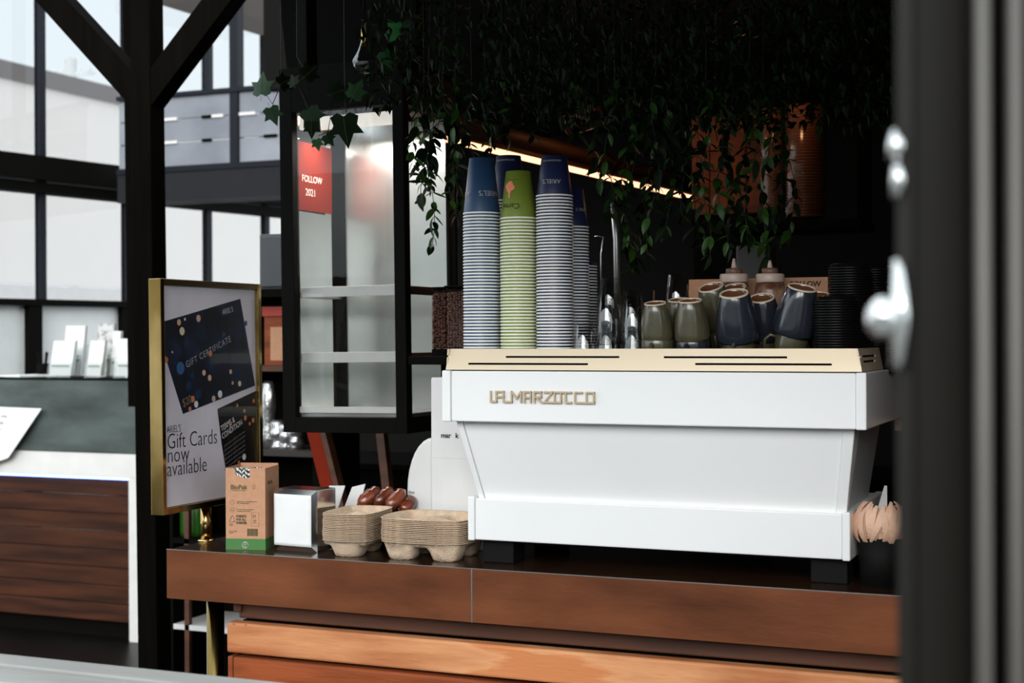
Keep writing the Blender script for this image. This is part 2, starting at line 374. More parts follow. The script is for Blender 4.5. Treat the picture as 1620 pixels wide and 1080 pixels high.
# brochure holders on the desk
def brochure_holder(px, z_off, hgt, wd, label, Yo):
    X = XY(px, Yo); t = thing('brochure_holder', label, 'brochure holder', (X, Yo, zs1+.012), .25, 'acrylic brochure holders on the reception desk', 0, 0)
    w2 = wd/2
    bm = nb(); add_prism_x(bm, [(-.03,0), (.05,0), (.085,hgt*.62), (.08,hgt*.62), (.045,.006), (-.024,.006), (-.004,hgt*.42), (-.010,hgt*.42)], -w2, w2)
    obj('acrylic_tray', bm, CLEARP, t)
    bm = nb(); add_prism_x(bm, [(-.012,.01), (.035,.01), (.075,hgt), (.045,hgt)], -w2+.006, w2-.006); obj('leaflet_stack', bm, random.choice([WHITEL, FROSTW, KRAFTW]), t)
    bm = nb(); add_prism_x(bm, [(.030,hgt*.72), (.0445,hgt*.96), (.0455,hgt*.96), (.032,hgt*.72)], -w2+.012, w2-.012)
    obj('leaflet_picture', bm, random.choice([GREYL, KRAFTD, FACADE]), t)
    bm = nb(); add_prism_x(bm, [(.0, hgt*.3), (.012, hgt*.36), (.010,hgt*.36), (-.002,hgt*.3)], -w2+.012, w2-.02); obj('heading_print', bm, GREENB, t)
for a in ((96, 0, .19, .13, 'acrylic brochure holder leftmost in the front row on the desk', 6.05), (114, 0, .27, .12, 'tall leaflet holder with brown picture behind the leftmost holder', 6.2),
          (149, 0, .19, .09, 'narrow acrylic leaflet holder in the middle of the front row', 6.05), (163, 0, .28, .10, 'tall white leaflet holder behind the middle of the row', 6.2),
          (180, 0, .24, .05, 'thin steel-grey leaflet rack between middle and right holders', 6.16), (196, 0, .20, .09, 'acrylic leaflet holder rightmost in the front row', 6.05),
          (215, 0, .27, .10, 'tall leaflet holder beside the post behind the right holder', 6.2)):
    brochure_holder(*a)
pc = thing('pen_cup', 'small black pen cup left of the brochure holders', 'pen cup', (XY(68, 6.2), 6.2, zs1+.012))
obj('cup_body', add_lathe(nb(), [(0,0), (.03,0), (.033,.07), (.028,.07), (.026,.01), (0,.01)], 14), BLACK, pc)
for k in range(4): obj('pen', add_tube(nb(), [(0.012*math.cos(k*1.7),.012*math.sin(k*1.7),.012), (.03*math.cos(k*1.7),.03*math.sin(k*1.7),.13)], .005, 6), BLACK, pc)
for k, (px, lb) in enumerate(((12, 'loose papers lying at the left on the desk top'), (48, 'white folded leaflet lying flat left of the pen cup'))):
    o = box('paper_sheet', -.11, .11, -.07, .07, 0, .006+.004*k, PAPER); o.location = (XY(px, 6.12), 6.12, zs1+.013); o.rotation_euler = (0,0,.3+k); tag(o, lb, 'paper')

# ------------------------------------------------------------------ front grey sill and right door frame (foreground)
sl = thing('serving_sill', 'grey weathered sill with dark groove across the lower left foreground', 'sill', (0, 1.905, 1.0))
box('sill_board', -3, .1, -.062, 0, -.04, 0, SILL, sl, .003)
box('groove_strip', -3, .1, -.074, -.0625, -.04, -.008, SILLD, sl)
box('sill_board', -3, .1, -.15, -.0745, -.04, -.003, SILL, sl, .003)
box('sill_support', -3, .1, -.14, -.01, -1.0, -.0405, BLACK, sl)

FD = .80                                             # door frame stands 1 m from the eye
def at_depth(px, D): p = EYEP + ray(px, 540)*D; return Vector((p.x, p.y))
fr0 = at_depth(1426, FD); df = struct(thing('door_1', 'dark aluminium door frame with vertical ribs at the right foreground', None, (fr0.x, fr0.y, 0), YAW))
prof = [(0,.0), (.0,.045), (.006,.05), (.012,.045), (.014,.012), (.046,.010), (.047,-.012), (.052,-.017), (.058,-.012), (.060,.010),
        (.066,.010), (.068,-.016), (.073,-.021), (.080,-.016), (.082,.010), (.13,.010), (.13,.09), (.0,.09)]
prof = [(0,.012), (.003,.004), (.009,.002), (.013,.008), (.046,.010), (.047,-.012), (.050,-.017), (.056,-.012), (.058,.010),
        (.066,.010), (.068,-.014), (.071,-.019), (.078,-.014), (.080,.012), (.16,.012), (.16,.09), (.032,.09)]
prof = [(x*FD, y*FD) for x, y in prof]
obj('frame_profile', add_prism(nb(), prof, 0, 2.6), ALU, df)
for a, b in ((.0475, .0555), (.0685, .0775)): obj('pale_rib', add_tube(nb(), [((a+b)/2*FD, -.0145*FD, 0), ((a+b)/2*FD, -.0145*FD, 2.6)], .0058*FD, 10), ALUL, df)  # ribs in a paler grey than the frame
lk = thing('door_handle', None, None, (0,0,0)); lk.parent = df
zz = lambda y: EYE + (532-y)/F*FD
for (y0, y1, dx, mw) in ((210, 252, -.003, .005), (256, 312, -.002, .004), (412, 582, -.001, .0055)):
    obj('latch_plate', add_tube(nb(), [(dx, 0, zz(y1)), (dx, -.003, (zz(y0)+zz(y1))/2), (dx, 0, zz(y0))], [mw*.8, mw, mw*.7], 10), CHROME, lk)
bm = nb(); bmesh.ops.create_uvsphere(bm, u_segments=20, v_segments=12, radius=.0095); bmesh.ops.translate(bm, vec=(-.0100, .0, zz(502)), verts=bm.verts)
for v in bm.verts: v.co.z = zz(502) + (v.co.z-zz(502))*1.25
for f in bm.faces: f.smooth = True
obj('knob', bm, CHROME, lk)
obj('knob_stem', add_tube(nb(), [(-.010, 0, zz(502)), (.004, 0, zz(502))], .004), CHROME, lk)

# ------------------------------------------------------------------ service counter
CY = 3.0; CXL = XY(263.5, CY, 870); CXR = -.205; SEAM = XY(746, CY, 900)
ct = thing('service_counter', 'copper clad service counter with timber boards below', 'counter', (0, CY, 0))
box('counter_top', CXL, CXR, .003, .66, .972, 1.0, COPTOP, ct, .0015)
ZB = 1.0 - .1215
box('copper_fascia', CXL, SEAM-.0015, 0, .0025, ZB, 1.0, COPPER, ct, .0008)
box('copper_fascia', SEAM+.0015, CXR, 0, .0025, ZB, .9995, COPPER, ct, .0008)
box('seam_strip', SEAM-.0015, SEAM+.0015, .0, .0015, ZB, 1.0, STEEL, ct)
box('end_fascia', CXL, CXL+.0025, .0026, .66, ZB, .972, COPPER, ct)
box('top_edge_strip', CXL, CXR, -.0012, .002, 1.0, 1.0016, STEEL, ct)
box('inner_core', CXL+.004, CXR, .004, .6, ZB+.004, .971, BLACK, ct)
BX = XY(358, CY+.03, 985)
def zf(y, px, dy): return ZY(y, px, CY+dy)
z1 = zf(985, 372, .03); z2 = zf(1035, 372, .03)
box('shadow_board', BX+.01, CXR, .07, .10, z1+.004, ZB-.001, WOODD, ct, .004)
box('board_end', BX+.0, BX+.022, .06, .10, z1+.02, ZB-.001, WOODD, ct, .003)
bm = add_box(nb(), BX, CXR, .03, .07, z2+.003, z1); obj('front_board', bm, WOOD, ct, .006, 3)
box('front_board', BX+.018, CXR, .03, .07, z2-.135, z2-.006, WOODR, ct, .006, 3)
box('board_end', BX, BX+.015, .034, .07, z2-.135, z2-.006, WOODR, ct, .004)
for k in range(1, 6): box('front_board', BX, CXR, .034, .07, z2-.138-.10*k, z2-.141-.10*(k-1), WOODR if k % 2 else WOOD, ct, .006)
box('carcass', BX+.02, CXR, .075, .6, 0, z1, BLACK, ct)
for px in (369, 388): obj('screw', add_lathe(nb(), [(0,0), (.003,0), (.003,.001), (0,.0015)], 8), CHROME, ct).location = (XY(px, CY+.03, 985), .029, z1-.003)
lg = obj('brass_leg', add_tube(nb(), [(XY(341, CY+.12, 1000), .12, 0), (XY(341, CY+.12, 1000), .12, ZB-.001)], .0225, 24), BRASSD, ct)

# ------------------------------------------------------------------ espresso machine
MX0, MX1, MY = -1.4415, -.4860, 3.0
mc = thing('espresso_machine', 'white three group espresso machine with gold cup rail on the counter', 'espresso machine', (MX0, MY, 1.0))
W_ = MX1-MX0; zB0, zB1 = .334, .450
box('upper_band', .022, W_-.022, .002, .55, zB0, zB1-.001, WHITE, mc, .003)
def corner(name, x0, x1, z0, z1, y0=-.002, y1=.56): return box(name, x0, x1, y0, y1, z0, z1, WHITE, mc, .003)
corner('upper_corner_panel', 0, .0215, zB0-.001, zB1); corner('upper_corner_panel', W_-.0215, W_, zB0-.001, zB1)
lx0, lx1 = XY(740, 3.07, 820)-MX0, XY(1345, 3.07, 850)-MX0
box('lower_band', lx0+.0175, lx1-.0175, .072, .52, .056, .152, WHITE, mc, .003)
corner('lower_corner_panel', lx0, lx0+.017, .054, .156, .069, .52); corner('lower_corner_panel', lx1-.017, lx1, .054, .156, .069, .52)
# tapered body between the bands
ta, tb = XY(721, 3.03, 670)-MX0, XY(1354, 3.03, 685)-MX0; ba, bb = XY(760, 3.085, 790)-MX0, XY(1342, 3.085, 813)-MX0
def taper(name, xa0, xa1, xb0, xb1, yt, yb_, dep, m, zt=zB0+.001, zb_=.150, bev=.002):
    bm = nb(); t = [bm.verts.new(p) for p in ((xa0,yt,zt), (xa1,yt,zt), (xa1,dep,zt), (xa0,dep,zt))]
    b = [bm.verts.new(p) for p in ((xb0,yb_,zb_), (xb1,yb_,zb_), (xb1,dep,zb_), (xb0,dep,zb_))]
    bm.faces.new(t); bm.faces.new(b[::-1])
    for i in range(4): bm.faces.new((b[i], b[(i+1)%4], t[(i+1)%4], t[i]))
    return obj(name, bm, m, mc, bev)
taper('back_panel', ta+.0145, tb-.0265, ba+.010, bb-.0265, .036, .0905, .45, WHITE)
taper('side_edge_trim', ta, ta+.014, ba-.004, ba+.009, .030, .086, .45, WHITE)
taper('side_edge_trim', tb-.026, tb-.002, bb-.026, bb-.004, .030, .086, .10, WHITE)
taper('side_panel', tb-.026, tb-.006, bb-.026, bb-.010, .102, .102, .40, GREYL)
# gold rail
gx0, gx1 = XY(705, 3.008, 586)-MX0, XY(1363.5, 3.008, 588)-MX0
tx0, tx1 = XY(711, 3.022, 552)-MX0, XY(1358.5, 3.022, 551)-MX0
zG0, zG1 = .4515, .4990
def rail_front():
    bm = nb(); n = 60
    slots = []
    for p0, p1, y in ((799, 980, 564.5), (741, 931, 575.5), (1051, 1248, 565), (1101, 1318, 576)):
        slots.append((XY(p0, 3.015)-MX0, XY(p1, 3.015)-MX0, ZY(y, (p0+p1)/2, 3.015)-1.0))
    sh = .0022
    zs = sorted({zG0, zG1, *[s[2]-sh for s in slots], *[s[2]+sh for s in slots]})
    xs = sorted({0., 1., *[ (s[0]-gx0)/(gx1-gx0) for s in slots], *[(s[1]-gx0)/(gx1-gx0) for s in slots]})
    def P(u, z, back):
        t = (z-zG0)/(zG1-zG0); x = (gx0+(tx0-gx0)*t)*(1-u) + (gx1+(tx1-gx1)*t)*u
        return (x, .008+.014*t+back, z)
    vf = {(i, j, k): bm.verts.new(P(u, z, k*.003)) for i, u in enumerate(xs) for j, z in enumerate(zs) for k in (0, 1)}
    solid = {}
    for i in range(len(xs)-1):
        for j in range(len(zs)-1):
            xm_ = gx0+(gx1-gx0)*(xs[i]+xs[i+1])/2; zm_ = (zs[j]+zs[j+1])/2
            solid[i, j] = not any(s[0]-1e-4 < xm_ < s[1]+1e-4 and abs(zm_-s[2]) < sh for s in slots)
    for (i, j), ok in solid.items():
        if not ok: continue
        for k in (0, 1): bm.faces.new([vf[i,j,k], vf[i+1,j,k], vf[i+1,j+1,k], vf[i,j+1,k]])
        for di, dj, e in ((-1,0,((i,j),(i,j+1))), (1,0,((i+1,j),(i+1,j+1))), (0,-1,((i,j),(i+1,j))), (0,1,((i,j+1),(i+1,j+1)))):
            if not solid.get((i+di, j+dj), False):
                (a, b), (c, d) = e; bm.faces.new([vf[a,b,0], vf[c,d,0], vf[c,d,1], vf[a,b,1]])
    return bm
rl = obj('gold_rail', rail_front(), GOLD, mc)
SD = .56
for side in (0, 1):
    g, t_ = (gx0, tx0) if side == 0 else (gx1, tx1); s = 1 if side == 0 else -1
    bm = nb(); zsl = [(zG0, .470), (.474, .482), (.486, zG1)]
    def PP(z, y, k): t = (z-zG0)/(zG1-zG0); return (g+(t_-g)*t + s*k*.003, y, z)
    def slab(z0, z1, y0, y1):
        v = [bm.verts.new(PP(z, y, k)) for z in (z0, z1) for y in (y0, y1) for k in (0, 1)]
        for f in ((0,1,3,2),(4,6,7,5),(0,4,5,1),(2,3,7,6),(0,2,6,4),(1,5,7,3)): bm.faces.new([v[i] for i in f])
    slab(zG0, .469, .0115, SD); slab(.4735, .480, .0115, SD); slab(.4845, zG1, .0115, SD)
    for y0, y1 in ((.0115, .05), (.20, .30), (.46, SD)): slab(.469, .4735, y0, y1); slab(.480, .4845, y0+.02, y1)
    obj('gold_side_rail', bm, GOLD, mc)
box('tray_liner', gx0+.012, gx1-.012, .0275, .029, zG0, zG1-.004, SHADE, mc)
box('cup_tray', gx0+.008, gx1-.008, .03, SD, .4385, .4405, STEEL, mc)
box('shadow_gap', gx0+.004, gx1-.004, .012, SD, zB1-.0005, zG0, SHADE, mc)
TRAY = 1.4405
for xf in (XY(761, 3.10)-MX0+.002, XY(1281, 3.10)-MX0):
    box('foot', xf, xf+.078, .10, .17, 0, .056, SHADE, mc, .003); box('foot', xf, xf+.07, .42, .49, 0, .056, SHADE, mc, .003)
box('drain_body', .10, W_-.12, .12, .5, .045, .150, SHADE, mc)
# raised gold lettering built as strokes: LA MARZOCCO in a joined retro script
bm = nb(); lt = nb(); kst = [0]
X0, X1 = XY(777, 2.998, 628)-MX0, XY(941, 2.998, 630)-MX0; ZL0, ZL1 = ZY(636, 860, 2.998)-1, ZY(620, 860, 2.998)-1
LH = ZL1-ZL0; U = (X1-X0)/35.0; ST = .0037
def stroke(u0, v0, u1, v1):
    a = Vector((X0+u0*U, 0, ZL0+v0*LH)); b = Vector((X0+u1*U, 0, ZL0+v1*LH)); d = (b-a).normalized(); n_ = Vector((-d.z, 0, d.x))*ST/2; e = d*ST/2
    q = [a-e+n_, a-e-n_, b+e-n_, b+e+n_]
    kst[0] += 1; add_prism_y(lt, [(p.x, p.z) for p in q], -.006-kst[0]*.000012, -.002)
for s in ((0,1,0,0),(0,0,1.9,0),(1.9,0,1.9,1),(1.9,1,4.4,1),(4.4,1,4.4,0),(1.9,.5,4.4,.5),(4.4,0,7.2,0),
          (7.2,0,7.2,1),(7.2,1,8.9,.35),(8.9,.35,10.4,1),(10.4,1,10.4,0),(11.6,0,11.6,1),(11.6,1,13.7,1),(13.7,1,13.7,0),(11.6,.45,13.7,.45),
          (15,0,15,1),(15,1,17.2,1),(17.2,1,17.2,.5),(17.2,.5,15,.5),(15.6,.5,17.4,0),(18.4,1,21,1),(21,1,18.4,0),(17.4,0,21.6,0),
          (21.8,0,21.8,1),(21.8,1,27.2,1),(23.9,1,23.9,0),(23.9,0,21.8,0),(25.5,1,25.5,0),(25.5,0,27.2,0),(28.6,1,30.8,1),(28.6,1,28.6,0),(28.6,0,34.8,0),
          (32.4,0,32.4,1),(32.4,1,34.8,1),(34.8,1,34.8,0)): stroke(*s)
obj('raised_lettering', lt, GOLDL, mc); bm.free()

ONES = 'first second third fourth fifth sixth seventh eighth ninth tenth eleventh twelfth thirteenth fourteenth fifteenth sixteenth seventeenth eighteenth nineteenth'.split()
def ORD(n):
    if n < 20: return ONES[n-1]
    t = n//10; u = n % 10; tn = ['twent','thirt','fort','fift','sixt'][t-2]
    return tn+'ieth' if u == 0 else tn+'y-'+ONES[u-1]
# ------------------------------------------------------------------ paper cup stacks on the machine
def paper_cup(name, label, m, hgt, rr, rb, group, logo=None):
    t = thing(name, label, 'paper cup', (0,0,0), 0, group)
    prof = [(rr-.0008,.0035), (rb,hgt), (rb-.001,hgt), (rb-.002,hgt-.006), (0,hgt-.006)]
    obj('cup_wall', add_lathe(nb(), prof, 28), m, t)
    obj('rolled_rim', add_lathe(nb(), [(rr-.003,.0006), (rr-.001,0), (rr+.0006,.0008), (rr+.0008,.0020), (rr+.0002,.0034), (rr-.0012,.0038), (rr-.003,.0030)], 28), RIM, t)
    return t
def cup_text(parent, s, size, z, rr, ang, m, width):
    # lettering wrapped on the cup wall, upside down as the cups stand inverted
    o = text('cup_lettering', s, size, m, None, (0,0,0), (0,0,0), align='CENTER'); me = o.data
    for v in me.vertices:
        x, y = v.co.x, v.co.y; zz_ = z - y; R_ = rr(zz_)+.0006+abs(v.co.z)
        th = ang - x/R_ ; v.co = (R_*math.sin(-th)*-1, -R_*math.cos(th), zz_)
    o.parent = parent; return o
def stack(px, Y, n, m, hgt, rr, rb, step, nm, ltop, lrest, texts=(), base=TRAY):
    X = XY(px, Y); t = paper_cup(nm, lrest, m, hgt, rr, rb, lrest.replace('paper cup nested', 'paper cups nested'))
    def lab(k): return lrest.replace('paper cup nested', 'paper cup, %s from the top,' % ORD(n-k))
    t.location = (X, Y, base); t['label'] = lab(0)
    for k in range(1, n-1):
        d = dup(t, (X+random.uniform(-.0004,.0004), Y, base+k*step)); d['label'] = lab(k)
    top = dup(t, (X, Y, base+(n-1)*step)); top['label'] = ltop; del top['group']
    R = lambda z: rr + (rb-rr)*(z-.0035)/(hgt-.0035)
    for s, size, z, ang, mm in texts: cup_text(top, s, size, z, R, ang, mm, 0)
    return top
def ncups(px, y, Y, step): return int(round((ZY(y, px, Y)-TRAY)/step))+1
T = math.radians
a_blue = stack(763, 3.09, ncups(763, 339, 3.09, .0074), NAVY, .130, .0435, .0285, .0074, 'paper_cup', 'blue paper cup topmost on the leftmost tall stack', 'blue paper cup nested in the leftmost front stack on the machine',
      (("ARIEL'S", .017, .052, T(52), CREAMP), ("ARIEL'S", .017, .052, T(-60), CREAMP)))
a_green = stack(821, 3.09, ncups(821, 345.5, 3.09, .0074), GREEN, .110, .0425, .0285, .0074, 'paper_cup', 'olive green paper cup topmost on the middle stack', 'olive green paper cup nested in the middle stack of cups',
      (("Cartel", .018, .034, T(-6), DARKP), ("________", .010, .088, T(0), DARKP)))
R_ = lambda z: .0425+(.0285-.0425)*(z-.0035)/(.1065)
bm = nb()
for (cx, cz, rad) in ((-.006,.074,.0075), (.001,.078,.008), (.006,.071,.007), (-.001,.068,.008), (.0005,.060,.0035), (.0005,.054,.0028), (.001,.049,.0022)):
    vs = [bm.verts.new(((R_(cz)+.0008)*math.sin((cx-.008+rad*math.cos(2*PI*i/14))/.034), -(R_(cz+rad*math.sin(2*PI*i/14))+.0008)*math.cos((cx-.008+rad*math.cos(2*PI*i/14))/.034), cz+rad*math.sin(2*PI*i/14))) for i in range(14)]
    bm.faces.new(vs)
obj('coral_emblem', bm, REDP, a_green)
a_purp = stack(878, 3.09, ncups(878, 311, 3.09, .0072), NAVYP, .092, .0420, .0290, .0072, 'paper_cup', 'navy paper cup topmost on the stack right of the green one', 'navy paper cup nested in the stack right of the green one',
      (("ARIEL'S", .014, .037, T(10), CREAMP), ("RESTAURANT BAR", .0055, .082, T(8), CREAMP)))
stack(904, 3.19, ncups(904, 360, 3.19, .0072), NAVYP, .092, .0420, .0290, .0072, 'paper_cup', 'dark navy paper cup on top of the stack behind the navy front stack', 'navy paper cup nested in the rear stack next to the glasses',
      (("ARIEL'S", .010, .045, T(62), CREAMP),))
stack(918, 3.29, ncups(918, 424, 3.29, .0072), NAVYP, .010, .0415, .0405, .0072, 'paper_cup', 'topmost cup rim of the short rear stack beside the glasses', 'paper cup nested in the short rear stack beside the glasses')
stack(806, 3.20, ncups(806, 322, 3.20, .0074), NAVYP, .110, .0430, .0290, .0074, 'paper_cup', 'dark blue paper cup topmost between the blue and green stacks, behind', 'dark blue paper cup nested in the rear stack between blue and green',
      (("RESTAURANT BAR", .006, .10, T(2), CREAMP),))

# ------------------------------------------------------------------ glasses
def tumbler_mesh():
    bm = nb(); n = 11; H, r1, r2 = .115, .0300, .0215
    prof = [(0, H-.012), (r2-.004, H-.012), (r1-.0028, .0), (r1-.001, -.0005), (r1, .002), (r1-.001, H*.45), (r2+.001, H-.006), (r2-.003, H), (0, H)]
    add_lathe(bm, prof, n)
    return bm
tm = obj('tumbler', tumbler_mesh(), GLASS)
tum = [(925, 3.075, 0, 'faceted glass tumbler alone at the left end of the glasses'), (962, 3.09, 0, 'faceted tumbler at the bottom front of the glass cluster'),
       (962, 3.09, .066, 'faceted tumbler stacked upon the front cluster tumbler'), (972, 3.19, .0, 'glass tumbler at the base of the rear cluster stack'),
       (968, 3.19, .05, 'glass tumbler second in the rear cluster stack'), (966, 3.19, .105, 'topmost glass tumbler with amber tint against the cups'),
       (1003, 3.10, .0, 'glass tumbler right of the cluster beside the olive cup'), (1003, 3.10, .053, 'glass tumbler stacked beside the olive cup'),
       (1000, 3.20, .075, 'rear glass tumbler peeking behind the stack beside the olive cup'), (1072, 3.33, .0, 'lower glass tumbler hidden behind the olive cups'), (1072, 3.33, .118, 'glass tumbler standing high behind the two olive cups')]
for i, (px, Y, dz, lb) in enumerate(tum):
    o = tm if i == 0 else tm.copy()
    if i: C.objects.link(o)
    o.location = (XY(px, Y), Y, TRAY+.001+dz); o.rotation_euler = (0, 0, random.random()); tag(o, lb, 'glass', 'glass tumblers on the machine')
st = tag(obj('stirring_stick', add_tube(nb(), [(0,0,0), (.003,0,.19)], .0022, 6), WOODD), 'brown stirring stick upright behind the left olive cup', 'stick'); st.location = (XY(1033, 3.17), 3.17, TRAY)

# ------------------------------------------------------------------ ceramic cups
def ceramic_cup(name, label, m, sc=1.0, handle=None):       # origin at the rim centre, cup inverted upward (+z is the foot)
    t = thing(name, label, 'cup', (0,0,0), 0, 'ceramic cups on the machine')
    H = .083*sc; r = .0375*sc
    prof = [(r*.93,0), (r*.97,-.001*sc), (r,.002*sc), (r*1.0,.014*sc), (r*.965,.032*sc), (r*.89,.050*sc), (r*.79,.066*sc), (r*.70,H-.003*sc), (r*.66,H-.001*sc)]
    inner = [(r*.59,H-.001*sc), (r*.53,H-.007*sc), (0,H-.009*sc)]
    obj('cup_body', add_lathe(nb(), prof, 36), m, t)
    obj('inner_wall', add_lathe(nb(), [(r*.93,0), (r*.90,.02*sc), (r*.80,.05*sc), (r*.55,.07*sc), (0,.072*sc)], 36), m, t)
    obj('foot_ring', add_lathe(nb(), [(r*.68,H-.003*sc), (r*.67,H+.0005*sc), (r*.62,H+.0010*sc), (r*.59,H-.001*sc)], 36), RAWC, t)
    obj('foot_hollow', add_lathe(nb(), inner, 36), CUPIN, t)
    if handle is not None:
        pts = [(r*.97*math.cos(handle)+math.cos(handle)*d*sc, r*.97*math.sin(handle)+math.sin(handle)*d*sc, z*sc) for d, z in ((-.004,.012), (.012,.010), (.022,.022), (.022,.040), (.012,.052), (-.006,.050))]
        obj('handle', add_tube(nb(), pts, .0042*sc, 8), m, t)
    return t
def pair(px, Y, yrim, lab, labl, m, ml, sc=1.0, scl=1.0, ry=0, hl=PI/2, hh=PI/2, tx=.22):
    p = PY(px, yrim, Y)
    u = ceramic_cup('ceramic_cup', lab, m, sc, hh); u.location = p + Vector((0,0,tx*.010)); u.rotation_euler = (tx, ry, 0)
    l = ceramic_cup('ceramic_cup', labl, ml, scl, hl); l.location = p - Vector((0,0,.0015)); l.rotation_euler = (PI, ry*.7, 0)
    return u, l
pair(1040.5, 3.09, 536.5, 'olive inverted ceramic cup with a chipped foot ring, leftmost of the cups', 'lower olive cup under the leftmost inverted cup', OLIVE, OLIVE, .96, .96)
pair(1095.5, 3.09, 537, 'olive inverted cup second from the left, on a blue cup', 'blue black cup under the second inverted olive cup', OLIVE, NAVYC, 1.03, .98)
pair(1168, 3.10, 537, 'large blue black inverted cup in the middle of the row', 'olive cup under the large middle blue black cup', NAVYC, OLIVE, 1.24, .95, tx=.36)
pair(1254, 3.12, 527, 'large blue black cup tilting to the right, near the lids', 'tilted olive cup with handle at left below the tilting blue cup', NAVYC, OLIVE, 1.22, .96, .26, PI*.97)
u, l = pair(1211, 3.20, 535, 'dark cup half hidden behind the large middle cup', 'olive cup hidden beneath the half hidden dark cup', NAVYC, OLIVE, 1.12, .95, tx=.40)
u, l = pair(1140, 3.21, 516, 'olive cup leaning left behind the front row', 'olive cup supporting the leaning olive cup behind', OLIVE, OLIVE, 1.12, .92, -.14, tx=.42)
pair(1171, 3.31, 512, 'olive cup showing its glossy foot behind the leaning olive cup', 'rear olive cup beneath the one with glossy foot', OLIVE, OLIVE, 1.05, .95, -.05, tx=.42)
pair(1078, 3.20, 532, 'olive cup tucked behind the second olive cup', 'rear cup under the tucked olive cup', OLIVE, NAVYC, 1.0, .95)
pair(1289, 3.22, 530, 'dark cup behind the tilting blue cup, beside the lids', 'lower cup beneath the dark cup behind the tilting blue one', NAVYC, OLIVE, 1.1, .95, .15)

# ------------------------------------------------------------------ black lids
def lid_mesh():
    return add_lathe(nb(), [(.0455,0), (.0465,.0012), (.0460,.0035), (.0435,.0045), (.0425,.0100), (.0395,.0115), (.0380,.0085), (0,.0085)], 32)
ld = obj('cup_lid', lid_mesh(), LID); first = True
for px, Y, y, lb in ((1345, 3.20, 421, 'the tall lid stack'), (1322, 3.09, 470, 'the short front lid stack'), (1384, 3.33, 424, 'the rear lid stack')):
    n = int((ZY(y, px, Y)-TRAY)/.0056)
    for k in range(n):
        o = ld if first else ld.copy()
        if not first: C.objects.link(o)
        first = False; o.location = (XY(px, Y)+random.uniform(-.0006,.0006), Y, TRAY+k*.0056)
        if k == n-1: tag(o, 'black plastic lid on top of ' + lb, 'lid')
        else: tag(o, 'black lid %s from the top of ' % ORD(n-k) + lb, 'lid', 'lids in ' + lb)

# ------------------------------------------------------------------ sauce bottles and cardboard behind the cups
for px, top, lb in ((1161.5, 409, 'chocolate sauce squeeze bottle left, with cream collar and nozzle'), (1218.5, 412, 'caramel streaked sauce bottle right, with cream collar and nozzle')):
    Y = 3.44; t = thing('sauce_bottle', lb, 'bottle', (XY(px, Y), Y, TRAY))
    zt = ZY(top, px, Y)-TRAY; zc_ = ZY(447, px, Y)-TRAY
    obj('bottle_body', add_lathe(nb(), [(0,0), (.034,0), (.037,.006), (.037,zc_-.02), (.034,zc_-.002), (0,zc_)], 28), CHOC, t)
    obj('collar', add_lathe(nb(), [(0,zc_), (.033,zc_), (.034,zc_+.003), (.034,zc_+.018), (.032,zc_+.021), (0,zc_+.021)], 28), CREAM, t)
    obj('cap', add_lathe(nb(), [(0,zc_+.021), (.020,zc_+.021), (.019,zc_+.034), (0,zc_+.036)], 24), mat('translucent_brown_cap', (.20,.11,.08), .3), t)
    obj('nozzle', add_lathe(nb(), [(0,zc_+.035), (.007,zc_+.035), (.003,zt), (0,zt)], 14), CREAM, t)
cb = thing('cardboard_box', 'low kraft cardboard box reading FOLLOW behind the cups', 'box', (XY(1090, 3.50), 3.50, TRAY))
L_ = XY(1310, 3.50)-XY(1090, 3.50); zc_ = ZY(442, 1100, 3.5)-TRAY
box('box_body', 0, L_, 0, .05, 0, zc_, KRAFT, cb, .001)
text('box_lettering', 'FOLLOW', .018, INK, cb, (L_*.735, -.001, zc_-.022), off=.0006)

# ------------------------------------------------------------------ gift card sign
SX = -2.185; SZ0, SZ1 = 1.089, 1.674; SH = SZ1-SZ0
sg = thing('gift_card_sign', 'brass framed gift card poster sign on a brass pole', 'sign', (SX, 3.19, 1.0), 0, None, 0, -.010)
hw = .227; th = .036
def sbox(name, y0, y1, z0, z1, x0, x1, m, bev=.0015): return box(name, x0, x1, y0, y1, z0-1, z1-1, m, sg, bev)
sbox('frame_stile', -hw, -hw+.016, SZ0, SZ1, -th, .0, BRASS); sbox('frame_stile', hw-.016, hw, SZ0, SZ1, -th, .0, BRASS)
sbox('frame_rail', -hw+.0162, hw-.0162, SZ1-.016, SZ1, -th, -.0005, mat('dark_brass', (.10,.06,.02), .3, metal=.8)); sbox('frame_rail', -hw+.0162, hw-.0162, SZ0, SZ0+.016, -th, -.0005, BRASS)
sbox('backing_board', -hw+.0165, hw-.0165, SZ0+.0165, SZ1-.0165, -.028, -.012, BLACK, 0)
# poster, facing +X : local u runs along +Y, v along z
ps = sbox('poster', -hw+.017, hw-.017, SZ0+.017, SZ1-.017, -.0118, -.0108, PAPERG, 0)
pw = 2*hw-.034; ph = SH-.034; pz = SZ0-1+.017
def UV(u, v, k=0): return Vector((-.0106+k*.0004, -pw/2+u*pw, pz+(1-v)*ph))
def poly(name, uvs, m, k=0, parent=sg):
    bm = nb(); a = [bm.verts.new(UV(u, v, k)) for u, v in uvs]; b = [bm.verts.new(UV(u, v, k)-Vector((.0003,0,0))) for u, v in uvs]
    bm.faces.new(a); bm.faces.new(b[::-1]); n = len(a)
    for i in range(n): bm.faces.new((b[i], b[(i+1)%n], a[(i+1)%n], a[i]))
    return obj(name, bm, m, parent)
poly('gift_card_print', [(0,.165), (.83,.045), (.99,.47), (.985,.475), (.20,.585), (.0,.27)], CARD_N, 1)
poly('terms_card_print', [(.56,.575), (1,.50), (1,.90), (.66,.92), (.60,.74)], CARD_B, 1)
